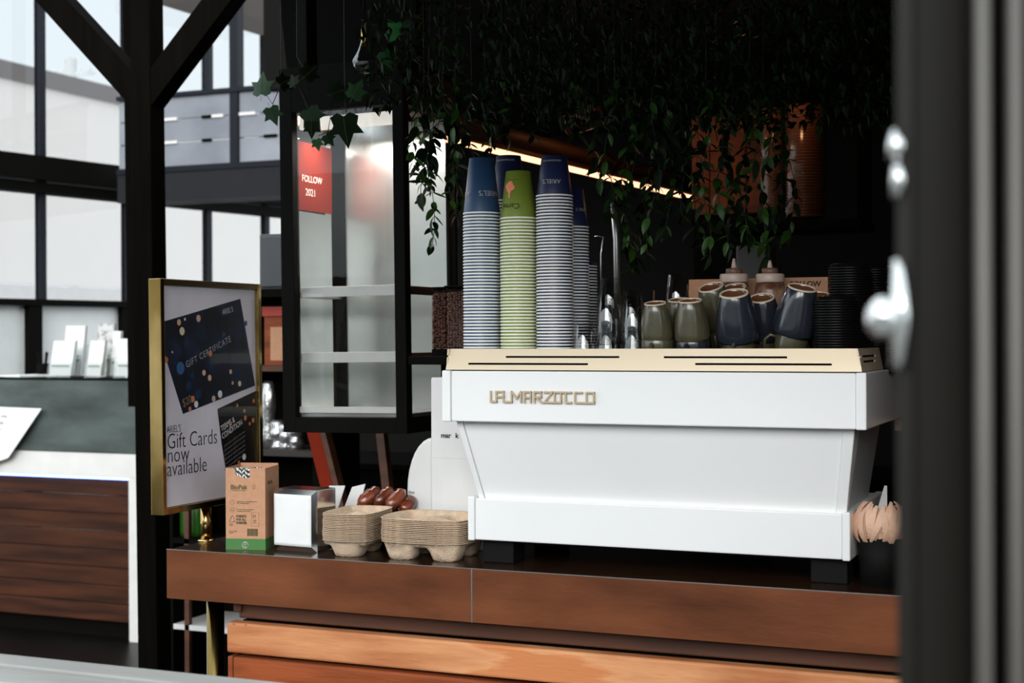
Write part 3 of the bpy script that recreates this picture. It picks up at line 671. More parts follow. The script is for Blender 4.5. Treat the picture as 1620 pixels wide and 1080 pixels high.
def stext(s, size, u, v, ang, m, sx=1, off=0, k=2, track=1):
    off *= .5
    o = text('lettering', s, size, m, sg, UV(u, v, k), (0,0,0), sx=1, off=off, ext=.00005, track=track)
    R = Matrix(((0,0,1,0),(1,0,0,0),(0,1,0,0),(0,0,0,1))); o.matrix_local = Matrix.Translation(UV(u, v, k)) @ R @ Matrix.Rotation(ang, 4, 'Z') @ Matrix.Diagonal((sx,1,1,1)); return o
stext("ARIEL'S", .026, .035, .665, 0, INK, .72, -.0006)
stext("Gift Cards", .056, .035, .738, 0, INK, .92, -.0013)
stext("now", .056, .035, .800, 0, INK, .95, -.0013)
stext("available", .056, .03, .862, 0, INK, .92, -.0013)
stext("GIFT CERTIFICATE", .024, .24, .375, .32, mat('silver_print', (.45,.45,.50), .4), .95, -.0004, 2, 1.15)
stext("ARIEL'S", .020, .63, .125, .18, mat('pale_print', (.6,.6,.6), .5), .8, -.0004)
stext("$20", .030, .20, .555, .3, mat('bronze_print', (.25,.15,.07), .5), .9)
stext("TERMS &", .022, .60, .685, .35, PAPER, .8, -.0002); stext("CONDITION", .022, .61, .722, .35, PAPER, .8, -.0002)
for k in range(6): stext("gift cards are valid for three years", .0085, .63, .760+.022*k, .33, mat('grey_print', (.22,.2,.2), .6) if k == 0 else bpy.data.materials['grey_print'], .9)
bok = [(.17,.165,.013,0), (.23,.150,.006,3), (.20,.205,.017,1), (.37,.145,.015,0), (.04,.335,.013,2), (.10,.30,.005,3), (.49,.31,.013,2), (.42,.40,.012,0), (.48,.425,.013,0),
       (.52,.525,.013,0), (.59,.505,.016,3), (.30,.52,.014,2), (.335,.545,.014,3), (.27,.565,.010,2), (.81,.46,.012,1), (.71,.40,.010,0), (.73,.455,.008,0), (.64,.22,.011,4), (.89,.165,.012,4),
       (.18,.375,.026,5), (.25,.255,.022,6), (.16,.29,.018,6), (.26,.46,.020,6), (.36,.50,.022,6), (.50,.37,.022,6), (.35,.30,.018,6), (.30,.41,.014,6),
       (.86,.595,.009,2), (.87,.63,.011,2), (.92,.66,.008,2), (.96,.645,.011,2), (.97,.55,.009,2), (.78,.565,.008,2), (.85,.82,.014,3), (.79,.845,.009,2), (.70,.66,.008,2)]
bmts = [mat('bokeh_peach', (.72,.42,.30), .5), mat('bokeh_cream', (.75,.66,.42), .5), mat('bokeh_orange', (.62,.20,.07), .5), mat('bokeh_white', (.80,.78,.76), .5), mat('bokeh_slate', (.05,.06,.09), .5), mat('bokeh_blue', (.025,.10,.26), .5), mat('bokeh_dim_blue', (.006,.022,.065), .5)]
for mi, mm in enumerate(bmts):
    bm = nb()
    for u, v, r, c in bok:
        if c == mi:
            r *= .62; cc = UV(u, v, 1.4 + (.3 if mi < 4 else 0))
            bm.faces.new([bm.verts.new(cc + Vector((0, r*math.cos(2*PI*i/18), r*math.sin(2*PI*i/18)))) for i in range(18)])
    if len(bm.faces): obj('bokeh_dot_print', bm, mm, sg)
box('sign_glass', -.0070, -.0055, -hw+.0165, hw-.0165, SZ0-1+.0165, SZ1-1-.0165, glass_sheet('poster_cover', (1,1,1), -.02), sg)
pole = obj('pole', add_tube(nb(), [(-.017,-.022,.004), (-.017,-.022,SZ0-1)], .0145, 24), BRASS, sg)
obj('pole_flange', add_lathe(nb(), [(0,0), (.022,0), (.022,.003), (.016,.005), (0,.005)], 24, -.017, -.022), BRASS, sg)

# ------------------------------------------------------------------ straw carton
DF = 3.63
def at2(px, py):                                     # point on the counter top seen at a pixel
    d = ray(px, py); return EYEP + d*((1.0-EYE)/d.z)
b0 = at2(357.5, 868.5); b1 = at2(420, 869.5); bw = (b1-b0).length; bang = math.atan2(b1.y-b0.y, b1.x-b0.x)
bx = thing('straw_carton', 'open kraft carton of paper straws with green base band', 'carton', b0, bang)
BH = .203; BD = .115; T_ = .0012
bm = nb()
notch = [(0,0), (bw,0), (bw,BH), (.060/.098*bw+.0,BH-.001), (.060/.098*bw, BH-.026), (.040*bw/.098,BH-.024), (.026*bw/.098,BH-.018), (.022*bw/.098,BH-.002), (0,BH)]
obj('front_wall', add_prism_y(nb(), notch, 0, T_), KRAFT, bx)
box('side_wall', 0, T_, T_, BD, 0, BH, KRAFT, bx); box('side_wall', bw-T_, bw, T_, BD, 0, BH-.001, KRAFT, bx)
box('back_wall', T_, bw-T_, BD-T_, BD, 0, BH+.003, KRAFT, bx); box('carton_base', T_, bw-T_, T_, BD-T_, 0, .002, KRAFTD, bx)
box('green_band', -.0003, bw+.0003, -.0003, BD, .0003, .027, KRAFTG, bx)
stw = nb()
stripe = bpy.data.materials.new('black_white_striped_paper'); stripe.use_nodes = True
nt = stripe.node_tree; wv = nt.nodes.new('ShaderNodeTexWave'); wv.inputs['Scale'].default_value = 55; wv.bands_direction = 'DIAGONAL'
rp = nt.nodes.new('ShaderNodeValToRGB'); rp.color_ramp.interpolation = 'CONSTANT'; rp.color_ramp.elements[1].position = .5
rp.color_ramp.elements[0].color = (.01,.01,.01,1); rp.color_ramp.elements[1].color = (.8,.8,.77,1)
tcn = nt.nodes.new('ShaderNodeTexCoord'); nt.links.new(tcn.outputs['Object'], wv.inputs['Vector']); nt.links.new(wv.outputs['Color'], rp.inputs['Fac']); nt.links.new(rp.outputs['Color'], nt.nodes['Principled BSDF'].inputs['Base Color'])
sprot = None
for i in range(13):
    for j in range(5):
        if sprot is None:
            sprot = obj('paper_straw', add_tube(nb(), [(0,0,0), (0,0,.198)], .0033, 8), stripe); s_ = sprot
        else: s_ = sprot.copy(); C.objects.link(s_)
        s_.location = b0 + Matrix.Rotation(bang, 3, 'Z') @ Vector((.006+i*(bw-.012)/12, .007+j*.0072, .0025+random.uniform(-.001,.0015)))
        s_.rotation_euler = (0, 0, random.random()*6); tag(s_, 'black and white striped paper straw packed in the kraft carton', 'straw', 'paper straws in the kraft carton')
# print on the carton front
def bt(s, size, x, z, m=OLVP, off=0, sx=1): return text('carton_lettering', s, size, m, bx, (x, -.0006, z), sx=sx, off=off)
k_ = bw/.098
bt('BioPak', .0155, .012*k_, .150, off=.0004); bt('PLANTED BY NATURE', .0035, .016*k_, .1455)
bt('Made from sustainably sourced\nFSC certified paper', .0042, .027*k_, .118); bt('Put me in the recycling or\ncompost when done', .0042, .027*k_, .0985)
bt('FORESTS\nFOR ALL\nFOREVER', .0082, .026*k_, .080, mat('dark_green_print', (.03,.05,.015), .7), .0003, .8); bt('FSC', .0065, .009*k_, .059)
bt('25', .010, .066*k_, .080); bt('100\nPCS', .005, .068*k_, .071)
bt('straws 6mm\nregular', .0040, .008*k_, .044)
lm = nb()
for cx, cz, r in ((.016, .117, .0055), (.016, .0985, .0055)):
    add_tube(lm, [(cx*k_+r*math.cos(a*PI/10), -.0006, cz+r*math.sin(a*PI/10)) for a in range(20)], .0003, 5, True)
add_tube(lm, [(.009*k_,-.0006,.068), (.014*k_,-.0006,.082), (.017*k_,-.0006,.084), (.020*k_,-.0006,.080), (.022*k_,-.0006,.070), (.013*k_,-.0006,.067)], .0006, 5)
add_tube(lm, [(.064*k_,-.0006,.058), (.064*k_,-.0006,.092), (.082*k_,-.0006,.092), (.082*k_,-.0006,.058)], .00025, 5, True)
add_tube(lm, [(.070*k_+.003*math.cos(a*PI/6), -.0006, .156+.0052*math.sin(a*PI/6)) for a in range(12)], .0004, 5, True)
x = .053*k_
for k in range(22):
    wd = random.choice((.0004,.0007,.0011)); add_box(lm, x, x+wd, -.0007, -.0001, .034, .052); x += wd + random.choice((.0004,.0007))
o = obj('barcode_and_marks', lm, OLVP, bx); o['kind'] = 'stuff'
obj('leaf_mark', add_lathe(nb(), [(0,0), (.0028,0), (0,.0004)], 10), KRAFTG, bx).location = (.016*k_, -.0008, .0985)
lm = nb(); cx = .048*k_
add_tube(lm, [(cx+.0075*math.cos(a*PI/10), -.0010, .0115+.0078*math.sin(a*PI/10)) for a in range(20)], .0007, 5, True)
add_tube(lm, [(cx+.0035*math.cos(a*PI/3+.5), -.0010, .0105+.0035*math.sin(a*PI/3+.5)) for a in range(6)], .0009, 5, True)
add_tube(lm, [(cx-.003, -.001, .017), (cx+.003, -.001, .017)], .0007, 5); obj('recycling_emblem', lm, CREAMP, bx)
sd = text('carton_lettering', 'BioPak', .014, OLVP, bx, (bw+.0006, .02, .160), (PI/2, 0, PI/2))

# ------------------------------------------------------------------ napkin dispenser
n0 = at2(433, 869); n1 = at2(500, 874.5); nw = (n1-n0).length; nang = math.atan2(n1.y-n0.y, n1.x-n0.x)
nd = thing('napkin_dispenser', 'polished steel napkin dispenser beside the straw carton', 'napkin dispenser', n0, nang)
NH = .152; NDp = .085; fl = .010
box('casing', .001, nw-.001, .006, NDp, .002, NH, CHROME, nd, .002)
def bez(name, q):
    bm = nb(); a = [bm.verts.new(p) for p in q]; b = [bm.verts.new(Vector(p)+Vector((0,.0012,0))) for p in q]
    bm.faces.new(a); bm.faces.new(b[::-1])
    for i in range(4): bm.faces.new((b[i], b[(i+1)%4], a[(i+1)%4], a[i]))
    return obj(name, bm, CHROME, nd)
ix0, ix1, iz0, iz1 = fl*.5, nw-fl*1.1, fl*1.3, NH-fl*1.2
bez('bezel', [(0,.006,0), (nw,.006,0), (ix1,-.004,iz0), (ix0,-.004,iz0)])
bez('bezel', [(nw,.006,0), (nw,.006,NH), (ix1,-.004,iz1), (ix1,-.004,iz0)])
bez('bezel', [(nw,.006,NH), (0,.006,NH), (ix0,-.004,iz1), (ix1,-.004,iz1)])
bez('bezel', [(0,.006,NH), (0,.006,0), (ix0,-.004,iz0), (ix0,-.004,iz1)])
bm = nb(); n = 14; g = {}
for i in range(n+1):
    for j in range(n+1):
        u, v = i/n, j/n
        g[i,j] = bm.verts.new((ix0+(ix1-ix0)*u, -.0045-.0018*math.sin(PI*v)*math.sin(PI*u)-.0009*math.sin(9*v+3*u+2*u*u)*max(0,.7-v), iz0+(iz1-iz0)*v))
for i in range(n):
    for j in range(n): f = bm.faces.new((g[i,j], g[i+1,j], g[i+1,j+1], g[i,j+1])); f.smooth = True
nk = tag(obj('napkin', bm, PAPER), 'white paper napkin filling the front of the steel dispenser', 'napkin'); nk.location = n0; nk.rotation_euler = (0,0,nang)
md = nk.modifiers.new('solid', 'SOLIDIFY'); md.thickness = .001
for side in (0, 1):
    pass

# ------------------------------------------------------------------ pulp carrier trays
def tray_mesh(wx, wy, pockets, rp, depth, n=34, nm='tray'):
    bm = nb(); g = {}
    for i in range(n+1):
        for j in range(n+1):
            a, b = 2*i/n-1, 2*j/n-1
            # squircle mapping keeps rounded corners
            x = a*math.sqrt(1-.30*b*b*a*a)*wx/2; y = b*math.sqrt(1-.30*a*a*b*b)*wy/2
            e = max(abs(a), abs(b)); z = 0
            base = -.012*min(1, max(0, (1-e-.06)/.10))
            z = base
            for k, (cx, cy) in enumerate(pockets):
                d = (abs(x-cx)**2.8 + abs(y-cy)**2.8)**(1/2.8); t = min(1, max(0, (rp-d)/(rp*.34)))
                # wedge notches between the legs
                z = min(z, base - (depth-.012)*t*t*(3-2*t))
            cd = math.hypot(x, y)
            z += .010*math.exp(-(cd/(.15*min(wx,wy)))**2)
            if e > .93: z = -.0010
            g[i,j] = bm.verts.new((x, y, z + (.0005 if e < .9 else .0002)*math.sin(i*1.7+j*2.3)))
    for i in range(n):
        for j in range(n): f = bm.faces.new((g[i,j], g[i+1,j], g[i+1,j+1], g[i,j+1])); f.smooth = True
    return bm
def tray_stack(p, ang, wx, wy, pockets, rp, depth, n, step, name, ltop, lrest):
    base = obj(name, tray_mesh(wx, wy, pockets, rp, depth), PULP)
    md = base.modifiers.new('solid', 'SOLIDIFY'); md.thickness = .0015; md.offset = 1
    for k in range(n):
        o = base if k == 0 else base.copy()
        if k: C.objects.link(o)
        o.location = (p.x+random.uniform(-.0012,.0012), p.y+random.uniform(-.001,.001), 1.0+depth+k*step); o.rotation_euler = (random.uniform(-.004,.004), random.uniform(-.004,.004), ang+random.uniform(-.012,.012))
        if k == n-1: tag(o, ltop, 'tray')
        else: tag(o, lrest.replace('tray nested', 'tray, %s from the top,' % ORD(n-k)), 'tray', lrest.replace('tray nested', 'trays nested'))
pf = at2(541, 882)
tray_stack(Vector((pf.x-.006, pf.y+.090, 0)), .10, .134, .200, [(0,-.046),(0,.046)], .046, .040, 17, .0040, 'two_cup_carrier', 'topmost two-cup pulp carrier on the narrow stack', 'two-cup pulp carrier tray nested in the narrow stack')
pf = at2(655, 889)
tray_stack(Vector((pf.x+.002, pf.y+.104, 0)), .04, .236, .200, [(-.056,-.050),(.056,-.050),(-.056,.050),(.056,.050)], .045, .043, 14, .0042, 'four_cup_carrier', 'topmost four-cup pulp carrier on the wide stack', 'four-cup pulp carrier tray nested in the wide stack')

# ------------------------------------------------------------------ grinders and hoppers
gY = 3.27
gr = thing('coffee_grinder', 'tall white square grinder lettered mark behind the machine', 'grinder', (XY(681, gY), gY, 1.0))
gz = ZY(597, 700, gY)-1
box('grinder_body', 0, .170, 0, .1, 0, gz, PLASTICW, gr, .004, 3)
box('body_joint', -.0004, .1, -.0006, .01, ZY(724.5, 700, gY)-1, ZY(724.5, 700, gY)-1+.0007, GREYL, gr)
text('grinder_lettering', 'mar', .0175, INK, gr, (XY(697, gY)-XY(681, gY), -.001, ZY(692, 700, gY)-1), off=.0004)
text('grinder_lettering', 'k', .0175, INK, gr, (XY(720, gY)-XY(681, gY), -.001, ZY(692, 700, gY)-1), off=.0004)
g2Y = 3.31; g2 = thing('coffee_grinder', 'rounded white grinder with black dial left of the square one', 'grinder', (XY(642, g2Y), g2Y, 1.0))
zt = ZY(692, 680, g2Y)-1; wd = XY(683, g2Y)-XY(642, g2Y)
pts = [(0,0)] + [(0, .0)] ; pts = [(wd,0), (wd, zt)] + [(wd*(1-math.sin(a*PI/2/8)), zt*.50+zt*.5*math.cos(a*PI/2/8)) for a in range(1, 9)] + [(0,0)]
obj('grinder_body', add_prism_y(nb(), pts[::-1], 0, .15), PLASTICW, g2, .008, 3)
d = obj('dial', add_lathe(nb(), [(0,0), (.0058,0), (.0055,.003), (0,.003)], 20), INK, g2); d.rotation_euler = (PI/2,0,0); d.location = (XY(649.5, g2Y)-XY(642, g2Y), -.0005, ZY(794, 650, g2Y)-1); d.scale = (1, 1.4, 1)
text('grinder_lettering', 'Duo', .009, INK, g2, (XY(646, g2Y)-XY(642, g2Y), -.001, ZY(780, 650, g2Y)-1)); text('grinder_lettering', 'grind', .005, GREYL, g2, (XY(646, g2Y)-XY(642, g2Y), -.001, ZY(785, 650, g2Y)-1))
# bean-filled hoppers, standing on a shelf block behind the grinder
def hopper(px0, px1, ytop, lb, Y):
    x0, x1 = XY(px0, Y), XY(px1, Y); zt = ZY(ytop, px0, Y); z0 = ZY(552, px0, Y)
    t = thing('bean_hopper', lb, 'hopper', ((x0+x1)/2, Y, z0)); hw_ = (x1-x0)/2; hh = zt-z0
    box('hopper_wall', -hw_, hw_, -.002, .09, 0, hh, HOPPER, t, .004)
    b = nb(); bmesh.ops.create_icosphere(b, subdivisions=1, radius=1); tmpl = [(v.co.copy()) for v in b.verts]; fs = [[v.index for v in f.verts] for f in b.faces]; b.free()
    bm = nb(); cols_ = int(hw_*2/.0075); rws = int((hh-.01)/.0065)
    for i in range(cols_):
        for j in range(rws):
            for k in range(2):
                c = Vector((-hw_+.005+i*(2*hw_-.008)/max(1, cols_-1)+random.uniform(-.002,.002), .004+k*.008, .006+j*.0065+random.uniform(-.002,.002)))
                R = Matrix.Rotation(random.random()*6, 3, 'Y') @ Matrix.Rotation(random.random(), 3, 'X')
                vs = [bm.verts.new(c + R @ Vector((v.x*.0056, v.y*.0032, v.z*.004))) for v in tmpl]
                for f in fs: ff = bm.faces.new([vs[q] for q in f]); ff.smooth = True
    o = obj('coffee_beans', bm, BEAN, t); o['kind'] = 'stuff'
    box('bean_core', -hw_+.004, hw_-.004, .016, .086, .002, hh-.01, BEAN, t)
    box('hopper_lid', -hw_-.004, hw_+.004, -.006, .095, hh, hh+.005, BLACK, t, .002)
    box('hopper_foot', -hw_, hw_, .0, .09, -.02, 0, BLACK, t)
    return t
hopper(683, 704, 457, 'narrow dark hopper of roasted beans beside the display cabinet', 3.46)
hopper(706, 737, 455, 'tall clear hopper of roasted beans left of the cup stacks', 3.40)
hs = thing('grinder_stand', 'black stand carrying the bean hoppers behind the machine', 'stand', (XY(700, 3.38), 3.38, 1.0))
box('stand_top', -.10, .10, 0, .2, .455, .477, BLACK, hs, .003); box('stand_column', -.04, .06, .07, .2, 0, .455, BLACK, hs, .003)

# ------------------------------------------------------------------ small counter items behind the trays
for k, (q, lb) in enumerate(((((521,768),(546,768),(536,798),(521,798)), 'small white card standing behind the napkin dispenser'), (((557,770),(578,765),(571,795),(545,797)), 'white folded card leaning left of the bagged pastries'))):
    Yk = 3.36; bm = nb(); pts = [PY(x, y, Yk) for x, y in q]
    c0 = Vector((pts[3].x, Yk, 1.0)); pl_ = [(p.x-c0.x, p.z-1) for p in pts]; pl_[2] = (pl_[2][0]-.03, 0); pl_[3] = (pl_[3][0]-.035, 0)
    add_prism_y(bm, pl_[::-1], 0, .002); o = obj('card', bm, PAPER); o.location = c0; tag(o, lb, 'card')
for k, (x0, y0, x1, y1) in enumerate(((566, 800, 602, 772), (592, 800, 622, 772), (612, 806, 640, 774), (634, 812, 655, 786))):
    Yk = 3.24+.02*(k % 2); a = PY(x0, y0, Yk); b = PY(x1, y1, Yk+.05); t = tag(obj('pastry', add_tube(nb(), [a+(b-a)*f + Vector((0,0,.002*math.sin(f*25))) for f in [i/10 for i in range(11)]], [.004,.012,.0165,.018,.019,.0185,.019,.018,.0165,.012,.004], 12), PASTRY),
        ['glazed brown pastry leftmost of the bagged pastries', 'second glazed brown pastry behind the pulp trays', 'third glazed brown pastry behind the pulp trays', 'glazed brown pastry against the rounded grinder'][k], 'pastry')
pb = thing('pastry_tray', 'dark low tray holding the glazed pastries', 'tray', (XY(610, 3.3), 3.28, 1.0)); box('tray_board', -.11, .09, -.06, .1, 0, .012, BLACK, pb, .003); box('tray_riser', -.09, .08, -.03, .09, .012, .052, BLACK, pb, .003)

# wooden forks in black tub at right
fk = at2(1388, 922); tb_ = thing('cutlery_tub', 'black tub of wooden forks at the right end of the machine', 'tub', (fk.x+.01, 3.13, 1.0))
zt = ZY(850, 1388, 3.10)-1
obj('tub_body', add_lathe(nb(), [(0,0), (.042,0), (.050,zt), (.046,zt), (.040,.006), (0,.006)], 32), SHADE, tb_)
def fork_mesh():
    bm = nb(); n = 9; A_ = []; 
    for i in range(n+1):
        t = i/n; ang = -1.1+2.1*t; wdt = .0025+.0045*math.sin(PI*min(1, max(0, (t-.0)/1.0)))**.8
        A_.append(((.046*math.cos(ang)*.9, .046*math.sin(ang)), wdt))
    rows_ = []
    for (x, z), wv_ in A_: rows_.append([bm.verts.new((x, -wv_, z)), bm.verts.new((x, wv_, z)), bm.verts.new((x-.0016, wv_, z)), bm.verts.new((x-.0016, -wv_, z))])
    for a, b in zip(rows_, rows_[1:]):
        for i in range(4): bm.faces.new((a[i], a[(i+1)%4], b[(i+1)%4], b[i]))
    bm.faces.new(rows_[0][::-1]); bm.faces.new(rows_[-1]); return bm
fp = None
for k in range(36):
    if fp is None: fp = obj('wooden_fork', fork_mesh(), BIRCH); o = fp
    else: o = fp.copy(); C.objects.link(o)
    a = -PI*.95 + k*PI*.9/35; rr = .012+.004*(k % 3)
    o.location = (tb_.location.x + rr*math.cos(a), 3.13 + rr*math.sin(a), 1.0+zt+.030+random.uniform(-.010,.007)); o.rotation_euler = (random.uniform(-.45,.15), random.uniform(-.25,.2), a+random.uniform(-.2,.2))
    tag(o, 'pale wooden fork fanned in the black tub', 'fork', 'wooden forks in the black tub')
cd = thing('price_card', 'small white triangular card behind the forks', 'card', PY(1392, 806, 3.34)); cd.location.z = 1.0
zz1, zz0 = ZY(768, 1400, 3.34)-1, ZY(806, 1400, 3.34)-1
obj('card_face', add_prism_y(nb(), [(.0,0), (.016,0), (.016,zz1), (.010,zz1), (-.004,zz0+.006)], 0, .002), PAPER, cd)
box('card_strut', -.03, .0, .001, .003, zz0, zz0+.003, PAPER, cd)
ws = thing('wooden_tray', 'small orange wooden block on the right behind the machine', 'tray', (XY(1415, 3.5), 3.5, 1.0))
box('tray_side', 0, .2, 0, .02, ZY(681, 1415, 3.5)-1, ZY(664, 1415, 3.5)-1, mat('orange_wood', (.45,.25,.10), .5), ws); box('tray_base', 0.02, .2, .0, .1, 0, ZY(681, 1415, 3.5)-1, BLACK, ws)

# ------------------------------------------------------------------ display cabinet
KY = 3.6; kx0 = XY(447.5, KY); kx1 = XY(643.5, KY); kd = .345; kz0 = 1.2545; kz1 = 2.30
cbn = thing('display_cabinet', 'black framed glass display cabinet with three lit shelves', 'cabinet', (kx0, KY, kz0), 0, None, 0, -.010)
kw = kx1-kx0; kh = kz1-kz0; fl_, frr, fb = .042, .034, .043
zi1 = ZY(172, 540, KY)-kz0
B_ = lambda nm, *a, m=BLACKMET, bev=.0012: box(nm, *a, m, cbn, bev)
B_('frame_stile', 0, fl_, 0, .035, 0, kh); B_('frame_stile', kw-frr, kw, 0, .035, 0, kh)
B_('frame_rail', fl_, kw-frr, 0, .035, 0, fb); B_('frame_rail', fl_, kw-frr, 0, .035, zi1, kh)
B_('frame_stile', 0, .03, kd-.03, kd, 0, kh); B_('frame_stile', kw-.022, kw, kd-.012, kd, 0, kh)
B_('side_rail', kw-.03, kw, .0355, kd-.013, 0, fb-.004); B_('side_rail', kw-.03, kw, .0355, kd-.013, zi1, kh); B_('side_rail', 0, .03, .0355, kd-.031, 0, fb-.004)
B_('cabinet_floor', .031, kw-.031, .0355, kd-.013, .004, fb-.006); B_('cabinet_roof', .0, kw, .036, kd-.013, kh-.02, kh)
zsh = [ZY(461.5, 545, KY)-kz0, ZY(567, 545, KY)-kz0]
B_('floor_ledge', fl_+.001, kw-.005, .030, kd-.03, fb+.0, fb+.012, m=STEEL); B_('floor_ledge_edge', fl_, kw-frr-.001, .022, .032, fb+.012, fb+.030, m=WHITEL)
for z in zsh:
    B_('glass_shelf', .031, kw-.031, .045, kd-.03, z-.003, z+.003, m=PANEC, bev=0)
    B_('shelf_edge_strip', fl_+.001, kw-frr-.001, .038, .044, z-.014, z+.016, m=PLASTICW)
    B_('shelf_bracket', kw-.018, kw-.010, .045, kd-.015, z-.012, z+.012, m=WOODD); B_('shelf_bracket', .014, .020, .045, kd-.015, z-.012, z+.012, m=STEEL)
B_('front_pane', fl_-.004, kw-frr+.004, .014, .018, fb-.004, zi1+.004, m=PANEC, bev=0)
B_('side_pane', kw-.008, kw-.004, .0355, kd-.013, fb-.004, zi1+.004, m=PANEC, bev=0)
B_('side_pane', .004, .008, .0355, kd-.031, fb-.004, zi1+.004, m=MIRROR, bev=0)
B_('sliding_door', .031, kw*.56, kd-.020, kd-.016, fb, zi1, m=DOORP, bev=0); B_('sliding_door', kw*.54, kw-.023, kd-.028, kd-.024, fb, zi1, m=DOORP, bev=0)
B_('door_edge', kw*.54-.003, kw*.54, kd-.030, kd-.024, fb, zi1, m=CHROME); B_('rear_edge_strip', kw-.002, kw+.001, kd-.004, kd, fb+.18, zi1-.1, m=CHROME, bev=0)
B_('head_light', fl_, kw-frr, .040, .08, zi1-.045, zi1-.012, m=mat('white_light_housing', (.85,.82,.78), .4, emis=(1,.93,.85), estr=.55))
for xx in (.02, kw-.02): B_('hanger', xx-.015, xx+.015, .1, .16, kh, 2.62-kz0-.003)
il = bpy.data.lights.new('cabinet_light', 'AREA'); il.shape = 'RECTANGLE'; il.size = .3; il.size_y = .05; il.energy = 3.0; il.color = (1, .93, .85)
ilo = bpy.data.objects.new('cabinet_light', il); C.objects.link(ilo); ilo.parent = cbn; ilo.location = (kw/2, .14, zi1-.05)
LEDS_OK = True

# ------------------------------------------------------------------ shelving and things behind the sign / cabinet
sY = 4.75; sx0, sx1 = XY(262, sY), XY(505, sY)
su = thing('shelving_unit', 'black shelving unit behind the sign and display cabinet', 'shelving', (sx0, sY, 0)); sw = sx1-sx0
zz_ = lambda y, px=430: ZY(y, px, sY)
zt = zz_(457)
box('upright', 0, .03, 0, .3, 0, zt, BLACK, su); box('upright', sw-.03, sw, 0, .3, 0, zt, BLACK, su)
box('upright', XY(290, sY)-sx0, XY(297, sY)-sx0, .0, .02, 0, zz_(812), WOODD, su)
for y, hgt, mm in ((457, .03, BLACK), (579, .02, WOODD), (712, .022, TIMB), (860, .02, BLACK), (1000, .02, WHITEL)):
    z = zz_(y); box('shelf_board', .031, sw-.031, 0, .3, z-hgt, z, mm, su)
box('back_board', .0, sw, .301, .31, 0, zt, BLACK, su)
fr_ = thing('steel_cupboard', 'grey steel cupboard on the shelving beside the display cabinet', 'cupboard', (XY(411, 4.8), 4.8, zt)); 
box('cupboard_body', 0, .25, 0, .25, 0, ZY(370, 430, 4.8)-zt, GREYM, fr_, .004); box('cupboard_door', .01, .24, -.012, -.0005, .01, ZY(370, 430, 4.8)-zt-.01, GREYM, fr_, .003)
rb = thing('red_box', 'red and kraft box on the shelf beside the sign', 'box', (XY(418, 4.85), 4.85, zz_(579)))
box('box_body', 0, .10, 0, .12, 0, ZY(492, 430, 4.85)-zz_(579), WOODR, rb, .002); box('box_flap', -.002, .10, -.012, -.001, ZY(500, 430, 4.85)-zz_(579), ZY(489, 430, 4.85)-zz_(579)+.01, REDB, rb); box('box_label', .03, .09, -.003, -.001, .02, .15, KRAFT, rb)
fcount = 0
for k, px in enumerate((425, 440, 452, 468)):
    Yk = 4.82; z0 = zz_(712); hgt = (.25, .10, .09, .07)[k]; bm = nb()
    add_lathe(bm, [(0,0)] + [(.030+.006*math.sin(j*1.9+k), hgt*j/6) for j in range(7)] + [(.012, hgt+.012), (0, hgt+.012)], 14)
    for v in bm.verts: v.co += Vector((random.uniform(-.005,.005), random.uniform(-.005,.005), 0))
    o = obj('foil_bag', bm, FOIL); o.location = (XY(px, Yk), Yk, z0); tag(o, ['tall crumpled silver foil bag on the lower shelf', 'small foil pack right of the tall foil bag', 'second small foil pack under the cabinet corner', 'rightmost foil pack on the lower shelf'][k], 'foil bag')
for k, px in enumerate((293, 310)):
    o = obj('green_bottle', add_lathe(nb(), [(0,0), (.024,0), (.026,.02), (.026,.13), (.012,.17), (.012,.19), (0,.19)], 18), GREENB); Yk = 4.82; zk = zz_(868)
    o.location = (XY(px, Yk), Yk, zz_(860)); tag(o, ['green bottle on the shelf at the left under the sign', 'green bottle nearest the brass pole under the sign'][k], 'bottle')
for k, (px0, px1, Yk, mm, lb) in enumerate(((487, 512, 4.3, REDW, 'red painted timber prop leaning under the display cabinet'), (595, 606, 4.2, WOODD, 'thin brown timber prop under the right of the cabinet'))):
    a = PY(px0, 690, Yk); b = PY(px1, 790, Yk); wd = .05 if k == 0 else .028
    t = thing('timber_prop', lb, 'timber', (b.x, Yk, 0)); dx = (a.x-b.x)/(a.z-b.z)
    obj('prop_board', add_prism_y(nb(), [(-dx*b.z, 0), (-dx*b.z+wd, 0), (dx*(1.5-b.z)+wd, 1.5), (dx*(1.5-b.z), 1.5)], 0, .03), mm, t)
    if k == 0: obj('prop_edge', add_prism_y(nb(), [(-dx*b.z+wd+.001, 0), (-dx*b.z+wd+.022, 0), (dx*(1.5-b.z)+wd+.022, 1.5), (dx*(1.5-b.z)+wd+.001, 1.5)], 0.0, .04), WOODD, t)

# warm led batten running into the kiosk
la, lb_ = PY(640, 204, 4.05), PY(1200, 338, 6.0)
lt_ = thing('led_batten', 'warm glowing led batten sloping behind the vines', 'light', la)
dv = lb_-la
obj('diffuser', add_tube(nb(), [(0,0,0), dv], .0105, 10), LEDWARM, lt_); ho = obj('housing', add_tube(nb(), [(0,.012,.014), dv+Vector((0,.012,.014))], .013, 8), WOODD, lt_)
bt_ = thing('shelf_beam', 'dark overhead shelf above the glowing batten', 'shelf', la+Vector((0,.03,.03)))
bm = nb(); add_tube(bm, [(0,.05,.03), dv+Vector((0,.05,.03))], .03, 4); obj('beam', bm, WOODD, bt_)
# warm interior spot lamps under the shelf (dim glow on the stored cups)
for i, (px, py, Y, e) in enumerate(((1230, 140, 4.6, .9), (930, 150, 4.6, .5))):
    L = bpy.data.lights.new('warm_lamp', 'POINT'); L.energy = e; L.color = (1, .5, .22); L.shadow_soft_size = .03
    o = bpy.data.objects.new('warm_lamp', L); C.objects.link(o); o.location = PY(px, py, Y)
